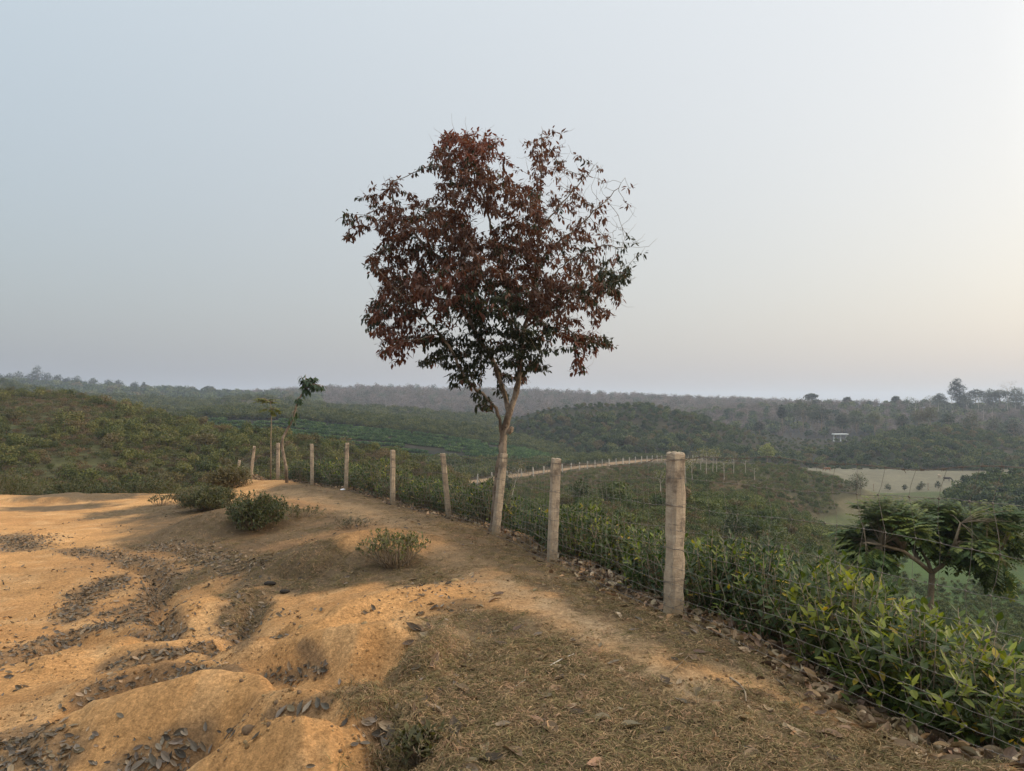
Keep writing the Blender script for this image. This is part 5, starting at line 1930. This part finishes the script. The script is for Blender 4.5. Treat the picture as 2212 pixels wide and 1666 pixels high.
# ---------------------------------------------------------------- grass, litter, sticks
def slope_rots(x, y, r, wob=.25):
    e = .03
    gx = (h_ground(x + e, y) - h_ground(x - e, y)) / (2 * e)
    gy = (h_ground(x, y + e) - h_ground(x, y - e)) / (2 * e)
    n = norm(np.stack([-gx, -gy, np.ones_like(gx)], -1) + r.normal(size=(len(x), 3)) * wob)
    sp = r.uniform(0, 6.28, len(x))
    t = np.stack([np.cos(sp), np.sin(sp), np.zeros_like(sp)], -1)
    t = norm(t - n * (t * n).sum(-1, keepdims=True))
    b = np.cross(n, t)
    R20, R21, R22 = t[:, 2], b[:, 2], n[:, 2]
    return np.stack([np.arctan2(R21, R22), -np.arcsin(np.clip(R20, -1, 1)), np.arctan2(t[:, 1], t[:, 0])], -1)


def dead_leaf_mesh(name, seed, cols, L=.1, wr=.42):
    r = np.random.default_rng(seed)
    nx, ny = 9, 5
    curl, twist, bend = r.uniform(.2, 1.4), r.uniform(-.9, .9), r.uniform(-.5, 1.4)
    V = []
    for i in range(nx):
        t = i / (nx - 1)
        w = L * wr * .5 * (math.sin(PI * t ** .85) ** .8 if 0 < t < 1 else 0) + .0008
        for j in range(ny):
            s = (j / (ny - 1) * 2 - 1)
            x = (t - .5) * L
            yv = s * w
            z = curl * yv * yv / (L * .25) + bend * .25 * L * (t - .5) ** 2 * 2
            tw = twist * (t - .5)
            yv, z = yv * math.cos(tw) - z * math.sin(tw), yv * math.sin(tw) + z * math.cos(tw)
            V.append((x, yv, z + .004 + r.normal() * L * .008))
    V = np.array(V)
    q = []
    for i in range(nx - 1):
        for j in range(ny - 1):
            a = i * ny + j
            q.append((a, a + 1, a + ny + 1, a + ny))
    mb = MB()
    c = np.asarray(cols) * r.uniform(.85, 1.15)
    cc = np.tile(c, (len(V), 1))
    cc[2::ny] *= .75
    mb.add(V, None, q, cc)
    add_tube(mb, [V[2], V[2] + np.array([-L * .16, 0, .004])], [.0012, .0008], 4, c * .7)
    return mb.mesh(name, M['dead_leaf'], False)


GREY = [(.15, .118, .088), (.20, .155, .108), (.25, .175, .105), (.085, .066, .05)]
TAN = [(.30, .21, .125), (.36, .27, .17), (.22, .13, .075), (.12, .078, .05), (.34, .2, .10), (.09, .055, .036), (.16, .10, .06), (.26, .17, .10)]
greyM = [dead_leaf_mesh('grey_leaf', 950 + i, GREY[i % 4], .085, .4) for i in range(6)]
tanM = [dead_leaf_mesh('tan_leaf', 960 + i, TAN[i % 8], .12, .42) for i in range(8)]

rl = np.random.default_rng(71)
# litter in the gullies
LX, LY, LS = [], [], []
for st in S_LITTER:
    st = np.array(st)
    seg = np.linalg.norm(np.diff(st[:, :2], axis=0), axis=1)
    area = (seg * (st[:-1, 2] + st[1:, 2])).sum()
    n = int(area * (1100 if st[0][1] < 7 else 640))
    n = min(n, 1500)
    cum = np.concatenate([[0], np.cumsum(seg)])
    d = rl.uniform(0, cum[-1], n)
    w = np.interp(d, cum, st[:, 2])
    LX.append(np.interp(d, cum, st[:, 0]) + rl.normal(size=n) * w * .8)
    LY.append(np.interp(d, cum, st[:, 1]) + rl.normal(size=n) * w * .8)
# thin leaves everywhere on the left
n = 6500
u, yv = rl.uniform(-.75, .1, n), np.exp(rl.uniform(math.log(3), math.log(20), n))
xv = u * yv
kp = (fbm(xv * 1.1, yv * 1.1, 4, 99) > .53) & (xv < -.05 * yv)
LX.append(xv[kp])
LY.append(yv[kp])
lx, ly = np.concatenate(LX), np.concatenate(LY)
zz = h_ground(lx, ly)
# leaves gather in the hollows: drop those that sit on the rib crests
hb = h_base(lx, ly)
kp = (zz - hb) < .21
lx, ly, zz = lx[kp], ly[kp], zz[kp]
scatter_stuff('leaf_litter', np.stack([lx, ly, zz + .004], -1), np.clip(rl.lognormal(math.log(.46), .42, len(lx)), .18, 1.0) * np.where(ly > 9, 1.15, 1), slope_rots(lx, ly, rl, .55), greyM, 'grey brown dead leaves drifted into the gullies of the orange slope', 'leaf litter')
# thick bank of dry leaves along the foot of the fence
n = 5200
seglen = np.concatenate([[0], np.cumsum(np.linalg.norm(np.diff(FPA[:, :2], axis=0), axis=1))])
d = rl.uniform(-1, 1, n)
d = np.where(rl.uniform(size=n) < .5, rl.uniform(0, 7, n), rl.uniform(0, seglen[-1], n))
off = rl.normal(.5, .26, n)
fx = np.interp(d, seglen, FPA[:, 0]) + np.interp(d, seglen, FN[:, 0]) * off
fy = np.interp(d, seglen, FPA[:, 1]) + np.interp(d, seglen, FN[:, 1]) * off
fz = h_ground(fx, fy) + rl.uniform(0, .05, n) * np.exp(-((off - .4) / .25) ** 2)
scatter_stuff('fence_leaf_litter', np.stack([fx, fy, fz + .006], -1), rl.uniform(.45, 1.15, n), slope_rots(fx, fy, rl, 1.2), tanM, 'thick bank of curled brown dead leaves along the foot of the wire fence', 'leaf litter')


# dry grass mat
def tuft_mesh(name, seed, n=16, L=.05, cols=((.20, .138, .066), (.38, .265, .135))):
    r = np.random.default_rng(seed)
    mb = MB()
    a = r.uniform(0, 6.28, n)
    el = r.uniform(.05, .7, n)
    d = np.stack([np.cos(a) * np.cos(el), np.sin(a) * np.cos(el), np.sin(el)], -1)
    p = np.stack([r.normal(size=n) * .025, r.normal(size=n) * .025, np.zeros(n)], -1)
    t = r.uniform(size=(n, 1))
    col = np.asarray(cols[0]) * (1 - t) + np.asarray(cols[1]) * t
    add_leaves(mb, p, d, np.array([0, 0, 1.0]) + r.normal(size=(n, 3)) * .3, r.uniform(.6, 1.4, n) * L, .075, col, 1, .35, .2)
    return mb.mesh(name, M['straw'], False)


tufts = [tuft_mesh('tuft', 980 + i) for i in range(5)] + [tuft_mesh('dark_tuft', 986 + i, 16, .05, ((.11, .08, .042), (.24, .165, .085))) for i in range(3)] + [tuft_mesh('green_tuft', 990, 14, .045, ((.09, .09, .03), (.14, .125, .045)))]
N = 120000
u, yv = rl.uniform(-.6, .78, N), np.exp(rl.uniform(math.log(2.9), math.log(24), N))
xv = u * yv
g = mask_strokes(xv, yv, S_GRASS, .6, .35, 51)
pth = mask_strokes(xv, yv, S_PATH, .55, .3, 52)
patch = fbm(xv * 2.2, yv * 2.2, 4, 87)
prob = g * (.3 + .7 * sstep(.35, .6, patch)) * (1 - .7 * pth)
fd, _, fs = seg_dist(xv, yv, [tuple(p) for p in FPA])
prob = np.where((fs < 0) & (fd > .5), 0, prob)
kp = rl.uniform(size=N) < prob
xv, yv = xv[kp], yv[kp]
zv = h_ground(xv, yv)
scatter_stuff('dry_grass', np.stack([xv, yv, zv], -1), rl.uniform(.6, 1.25, len(xv)), slope_rots(xv, yv, rl, .1), tufts, 'short withered straw coloured grass matted over the path edges', 'grass')
print('tufts', len(xv), 'litter', len(lx))

# pebbles and crumbs of earth
def crumb_mesh(name, seed, c):
    r = np.random.default_rng(seed)
    import bmesh
    bm = bmesh.new()
    bmesh.ops.create_icosphere(bm, subdivisions=2, radius=1)
    V = np.array([v.co[:] for v in bm.verts])
    V *= (1 + .35 * (fbm(V[:, 0] * 1.5 + seed, V[:, 1] * 1.5 + V[:, 2] * 1.1, 3, seed) - .5))[:, None]
    V *= np.array([1, .8, .62])
    f = [[v.index for v in q.verts] for q in bm.faces]
    bm.free()
    mb = MB()
    mb.add(V, f, None, c)
    return mb


crm = [crumb_mesh('crumb', i, c).mesh('crumb', M['ground']) for i, c in enumerate(((.42, .25, .11), (.36, .2, .085), (.5, .34, .17), (.3, .2, .12)))]
N = 40000
u, yv = rl.uniform(-.75, .7, N), np.exp(rl.uniform(math.log(2.9), math.log(14), N))
xv = u * yv
fd, _, fs = seg_dist(xv, yv, [tuple(p) for p in FPA])
kp = ~((fs < 0) & (fd > .2)) & (fbm(xv * 1.5, yv * 1.5, 3, 88) > .45)
xv, yv = xv[kp], yv[kp]
scatter_stuff('earth_crumbs', np.stack([xv, yv, h_ground(xv, yv)], -1), rl.lognormal(math.log(.0042), .6, len(xv)), rand_rots(len(xv), rl, 1), crm, 'small crumbs of orange earth and grit on the slope', 'gravel')

# single fallen leaves
lf_cnt = 0


def fallen_leaf(px, py, s, tan, label, group, rot=None):
    b = hit(px, py)
    pool = tanM if tan else greyM
    o = bpy.data.objects.new('fallen_leaf', pool[rnd.randrange(len(pool))])
    COL.objects.link(o)
    o.location = (b[0], b[1], b[2] + .006)
    e = slope_rots(np.array([b[0]]), np.array([b[1]]), rl, .18)[0]
    o.rotation_euler = e
    o.scale = (s, s, s)
    tag(o, label, 'leaf', group)


G1 = 'curled tan dead leaf lying on the withered grass of the path'
G2 = 'grey dead leaf lying on the bare orange mounds'
SPEC = [(1190, 1580, 1.35, 1), (1225, 1533, 1.0, 1), (1175, 1505, 1.0, 1), (1360, 1575, 1.3, 1), (1295, 1655, 1.2, 1), (1108, 1627, 1.3, 1), (1060, 1645, 1.2, 1), (985, 1578, 1.3, 1), (918, 1470, 1.2, 0), (940, 1412, 1.0, 0), (900, 1548, 1.1, 1),
        (1070, 1368, 1.0, 0), (1080, 1395, 1.0, 1), (1160, 1375, 1.0, 0), (1515, 1412, 1.0, 1), (1550, 1520, .9, 0), (1495, 1360, 1.1, 1), (1610, 1400, 1.2, 1), (1715, 1437, 1.3, 1), (1760, 1508, 1.4, 1), (1830, 1470, 1.2, 1), (1800, 1530, 1.3, 1),
        (1870, 1560, 1.5, 1), (1960, 1620, 1.5, 1), (2010, 1600, 1.4, 1), (1630, 1635, 1.1, 1), (1620, 1625, .8, 0), (1470, 1520, 1.0, 0), (1440, 1480, .8, 1), (2060, 1650, 1.4, 1), (1650, 1600, 1.0, 1), (1400, 1600, 1.0, 1)]
for px, py, s, t in SPEC:
    fallen_leaf(px, py, s, t, G1 if t else 'grey curled dead leaf lying on the withered grass of the path', 'dead leaves on the path')
for px, py, s in [(765, 1612, .9), (690, 1524, 1.5), (665, 1530, 1.4), (650, 1532, 1.4), (705, 1530, 1.3), (610, 1540, 1.5), (630, 1535, 1.4), (260, 1548, 1.1), (505, 1590, 1.0), (555, 1595, 1.0), (650, 1450, 1.1), (700, 1452, 1.1), (590, 1460, 1.0), (735, 1477, 1.0), (575, 1462, .9), (130, 1530, 1.0), (140, 1560, 1.0), (160, 1570, 1.0),
                  (300, 1655, 1.5), (330, 1645, 1.5), (360, 1638, 1.5), (390, 1630, 1.5), (420, 1615, 1.4), (280, 1660, 1.5), (800, 1560, 1.3), (820, 1588, 1.7), (838, 1575, 1.9), (845, 1600, 1.9), (830, 1612, 1.4), (790, 1566, 1.1)]:
    fallen_leaf(px, py, s * .72, 0, G2, 'dead leaves on the orange mounds')
for k in range(150):
    px, py = rnd.uniform(880, 2000), rnd.uniform(1230, 1655)
    b = hit_base(px, py)
    fd, _, fs = seg_dist(np.array([b[0]]), np.array([b[1]]), [tuple(p) for p in FPA])
    if fs[0] < 0:
        continue
    tan = rnd.random() < .7
    fallen_leaf(px, py, rnd.uniform(.5, 1.1), tan, G1 if tan else 'grey curled dead leaf lying on the withered grass of the path', 'dead leaves on the path')


def stick(name, label, pts, rad, mat, cat):
    q = np.array([hit(px, py) for px, py in pts])
    q[:, 2] += rad * .9 + np.linspace(0, .012, len(q))
    base = q[0].copy()
    t = np.linspace(0, len(q) - 1, 4 * len(q))
    q2 = np.stack([np.interp(t, np.arange(len(q)), q[:, i]) for i in range(3)], -1)
    q2[1:-1] = (q2[:-2] + 2 * q2[1:-1] + q2[2:]) / 4
    mb = MB()
    add_tube(mb, q2 - base, np.linspace(rad, rad * .6, len(q2)), 6, (.36, .26, .13))
    o = mb.build(name, M[mat], None, True, base)
    tag(o, label, cat)


stick('twig', 'curved grey brown twig lying on the path right of the bare track', [(1577, 1466), (1598, 1482), (1610, 1500), (1612, 1522)], .007, 'twig', 'twig')
stick('straw', 'pale straight straw lying across the middle of the path', [(1180, 1445), (1212, 1428), (1240, 1418)], .005, 'pale_bark', 'straw')
stick('straw', 'thin bent straw lying below the pale straight straw', [(1100, 1495), (1125, 1478), (1136, 1473)], .003, 'pale_bark', 'straw')
stick('twig', 'thin straight dry stick lying at the left foot of the nearest post', [(1300, 1308), (1360, 1307), (1425, 1306)], .004, 'twig', 'twig')
stick('twig', 'thin curved twig among dead leaves near the lower end of the fence', [(1890, 1560), (1905, 1585), (1930, 1600)], .005, 'twig', 'twig')
stick('twig', 'short forked dry stem on the second orange mound', [(484, 1598), (500, 1578), (530, 1560)], .004, 'twig', 'twig')
stick('straw', 'long thin straw on the right side of the sandy track', [(1448, 1455), (1470, 1437), (1487, 1422)], .003, 'twig', 'straw')
for (px, py, s, lab) in [(583, 1264, .05, 'larger dark clod lying on the bare patch of the slope'), (615, 1281, .042, 'smaller dark clod lying near the larger dark clod')]:
    b = hit(px, py)
    o = crumb_mesh('clod', int(px), (.05, .04, .03)).build('clod', M['stone'], None, True, (b[0], b[1], b[2] + s * .4))
    o.scale = (s * 1.5, s * 1.1, s)
    tag(o, lab, 'clod')


def litter_bag(px, py, s, lab):
    b = hit(px, py)
    mb = crumb_mesh('bag', 77 + int(px), (.7, .7, .7))
    v = mb.v[0]
    v *= (1 + .7 * (fbm(v[:, 0] * 3, v[:, 1] * 3 + v[:, 2] * 2, 2, 5) - .5))[:, None]
    o = mb.build('plastic_bag', M['plastic'], None, False, (b[0], b[1], b[2] + s * .3))
    o.scale = (s * 1.5, s, s * .7)
    tag(o, lab, 'litter')


litter_bag(741, 1059, .05, 'crumpled white plastic bag at the foot of a fence post')


# ---------------------------------------------------------------- white shelter and cattle
def shelter():
    p = H_right.at(np.array([H_right.s_of(1815)]), np.array([.985]))[0]
    root = empty('open_shelter', p)
    tag(root, 'small white flat roofed shelter on columns in the saddle between the wooded hills', 'shelter')
    root.rotation_euler = (0, 0, .12)
    mb = MB()
    n = 24
    W, Dp, z0, z1 = 3.1, 1.3, 2.55, 2.9
    out = []
    for k in range(n):
        a = k / n * 2 * PI
        out.append((W * np.sign(math.cos(a)) * abs(math.cos(a)) ** .35, Dp * np.sign(math.sin(a)) * abs(math.sin(a)) ** .35))
    out = np.array(out)
    rings = [np.column_stack([out * s, np.full(n, z)]) for s, z in ((.9, z0), (1, z0 + .08), (1, z1 - .06), (.94, z1))]
    v = np.concatenate(rings + [np.array([[0, 0, z0]]), np.array([[0, 0, z1]])])
    q = [(i * n + k, i * n + (k + 1) % n, (i + 1) * n + (k + 1) % n, (i + 1) * n + k) for i in range(3) for k in range(n)]
    t = [((k + 1) % n, k, 4 * n) for k in range(n)] + [(3 * n + k, 3 * n + (k + 1) % n, 4 * n + 1) for k in range(n)]
    mb.add(v, t, q)
    mb.build('roof', M['white'], root, False)
    for x in (-2.6, .15, 2.6):
        m = MB()
        add_tube(m, [(x, 0, -.6), (x, 0, .1), (x, 0, .12), (x, 0, 2.4), (x, 0, 2.42), (x, 0, 2.56)], [.26, .26, .2, .19, .26, .26], 12)
        m.build('column', M['white'], root)


shelter()


def cow(px, py, Yz, rz, mat, lab, size=1.0, graze=True):
    b = Pz(px, py, Yz)
    loc = (b[0], b[1], drop(b[0], b[1]))
    mb = MB()
    # trunk from rump to chest, then neck and head, as one swept body
    neck = [(.95, 0, 1.0), (1.2, 0, .75), (1.38, 0, .42), (1.42, 0, .2)] if graze else [(.95, 0, 1.15), (1.2, 0, 1.35), (1.45, 0, 1.32), (1.66, 0, 1.2)]
    body = [(-.82, 0, 1.08), (-.74, 0, 1.06), (-.5, 0, 1.02), (-.1, 0, .96), (.3, 0, .97), (.65, 0, 1.02)] + neck
    add_tube(mb, body, [.1, .26, .31, .35, .34, .3, .2, .15, .14, .08], 10)
    for x, s in ((-.62, -1), (-.62, 1), (.58, -1), (.58, 1)):
        y = .17 * s
        hind = x < 0
        add_tube(mb, [(x, y, .95), (x + (.06 if hind else 0), y, .66), (x - (.08 if hind else -.01), y, .42), (x - .02, y, .1), (x + .02, y, 0)], [.15, .12, .065, .05, .06], 7)
    h = np.array(neck[-2])
    for s in (-1, 1):
        add_tube(mb, [h + (0, .1 * s, .08), h + (-.02, .26 * s, .1)], [.05, .02], 5)
        add_tube(mb, [h + (.0, .06 * s, .12), h + (.02, .14 * s, .24)], [.03, .01], 5)
    add_tube(mb, [(-.85, 0, 1.1), (-.95, 0, .8), (-.94, 0, .45)], [.03, .02, .035], 5)
    o = mb.build('cow', M[mat], None, True, loc)
    o.rotation_euler = (0, 0, rz)
    o.scale = (size * .8, size * .85, size * .72)
    tag(o, lab, 'cow')


cow(1788, 1022, -16, 2.6, 'cow_brown', 'reddish brown cow grazing at the left edge of the pale field')
cow(2045, 1039, -16, -.4, 'cow_dark', 'dark cow grazing in the middle of the pale field')
cow(2030, 1032, -16, 1.4, 'cow_tan', 'small tan calf standing behind the dark cow', .75, False)

# ---------------------------------------------------------------- air, sky, sun, camera
SUN_AZ, SUN_EL = math.radians(82), math.radians(17)      # clockwise from the view direction
mb = MB()
bx, by0, by1, bz0, bz1 = 4700, -60, 2700, -21.0, 40.0
v = [(-bx, by0, bz0), (bx, by0, bz0), (bx, by1, bz0), (-bx, by1, bz0), (-bx, by0, bz1), (bx, by0, bz1), (bx, by1, bz1), (-bx, by1, bz1)]
mb.add(v, None, [(0, 3, 2, 1), (4, 5, 6, 7), (0, 1, 5, 4), (1, 2, 6, 5), (2, 3, 7, 6), (3, 0, 4, 7)])
hm, nt, out = new_mat('haze_air')
pv = nd(nt, 'ShaderNodeVolumePrincipled')
pv.inputs['Color'].default_value = (.74, .84, 1.0, 1)
pv.inputs['Density'].default_value = 0.00037
pv.inputs['Anisotropy'].default_value = 0.1
nt.links.new(pv.outputs[0], out.inputs['Volume'])
tag(mb.build('haze', hm, None, False), kind='stuff', label='thin pale haze lying over the whole valley', cat='haze')

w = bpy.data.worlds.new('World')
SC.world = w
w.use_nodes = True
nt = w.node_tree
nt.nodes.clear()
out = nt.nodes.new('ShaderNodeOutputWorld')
sk = nd(nt, 'ShaderNodeTexSky', sky_type='NISHITA')
sk.sun_disc = False
sk.sun_elevation = SUN_EL
sk.sun_rotation = SUN_AZ
sk.air_density = 1.4
sk.dust_density = 5
sk.ozone_density = 1
bg1 = nd(nt, 'ShaderNodeBackground')
bg1.inputs[1].default_value = 0.05
nt.links.new(sk.outputs[0], bg1.inputs[0])
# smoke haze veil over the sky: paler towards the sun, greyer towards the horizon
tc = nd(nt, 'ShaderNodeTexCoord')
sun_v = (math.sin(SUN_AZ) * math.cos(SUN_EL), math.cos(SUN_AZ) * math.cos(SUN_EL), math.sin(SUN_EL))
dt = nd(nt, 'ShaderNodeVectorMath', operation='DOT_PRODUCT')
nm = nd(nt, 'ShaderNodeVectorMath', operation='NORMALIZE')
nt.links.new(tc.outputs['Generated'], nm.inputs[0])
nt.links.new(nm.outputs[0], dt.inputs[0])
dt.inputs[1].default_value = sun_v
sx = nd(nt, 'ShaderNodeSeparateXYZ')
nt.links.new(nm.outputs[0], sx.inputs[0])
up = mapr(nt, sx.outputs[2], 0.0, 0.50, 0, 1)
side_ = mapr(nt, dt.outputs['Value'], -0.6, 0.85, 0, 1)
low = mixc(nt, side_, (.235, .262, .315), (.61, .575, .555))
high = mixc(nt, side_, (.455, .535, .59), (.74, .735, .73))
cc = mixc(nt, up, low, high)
zen = mapr(nt, sx.outputs[2], 0.5, 1.0, 1.0, 3.5)  # overhead sky raised out of view to add soft top light
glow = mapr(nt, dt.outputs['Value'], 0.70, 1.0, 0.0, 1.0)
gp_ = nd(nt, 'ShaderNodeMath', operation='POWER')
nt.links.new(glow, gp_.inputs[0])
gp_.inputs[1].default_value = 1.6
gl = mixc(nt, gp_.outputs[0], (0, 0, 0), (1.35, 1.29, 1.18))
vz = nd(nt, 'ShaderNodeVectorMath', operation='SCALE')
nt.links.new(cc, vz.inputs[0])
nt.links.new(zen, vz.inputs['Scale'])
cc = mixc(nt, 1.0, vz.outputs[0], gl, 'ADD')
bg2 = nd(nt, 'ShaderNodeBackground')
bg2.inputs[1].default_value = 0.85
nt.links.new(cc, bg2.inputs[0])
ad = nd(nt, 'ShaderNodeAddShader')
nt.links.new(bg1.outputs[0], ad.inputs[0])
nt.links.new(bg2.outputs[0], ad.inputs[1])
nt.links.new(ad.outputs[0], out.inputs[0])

sl = bpy.data.lights.new('sun', 'SUN')
sl.energy = 1.25
sl.angle = math.radians(11)
sl.color = (1, .80, .58)
so = bpy.data.objects.new('sun', sl)
COL.objects.link(so)
so.rotation_euler = (-Vector(sun_v)).to_track_quat('-Z', 'Y').to_euler()

cam = bpy.data.cameras.new('camera')
cam.sensor_width = 36
cam.lens = 36 * F / 2212
cam.clip_end = 8000
cam.clip_start = .05
co = bpy.data.objects.new('camera', cam)
COL.objects.link(co)
co.location = (0, 0, EYE)
co.rotation_euler = (PI / 2 + PITCH, 0, 0)
SC.camera = co

SC.render.engine = 'CYCLES'
SC.cycles.max_bounces = 6
SC.cycles.diffuse_bounces = 3
SC.cycles.glossy_bounces = 2
SC.cycles.transmission_bounces = 3
SC.cycles.volume_bounces = 1
SC.cycles.use_denoising = True
SC.view_settings.view_transform = 'Standard'
SC.view_settings.look = 'None'
SC.view_settings.exposure = 0.22
SC.view_settings.gamma = 1
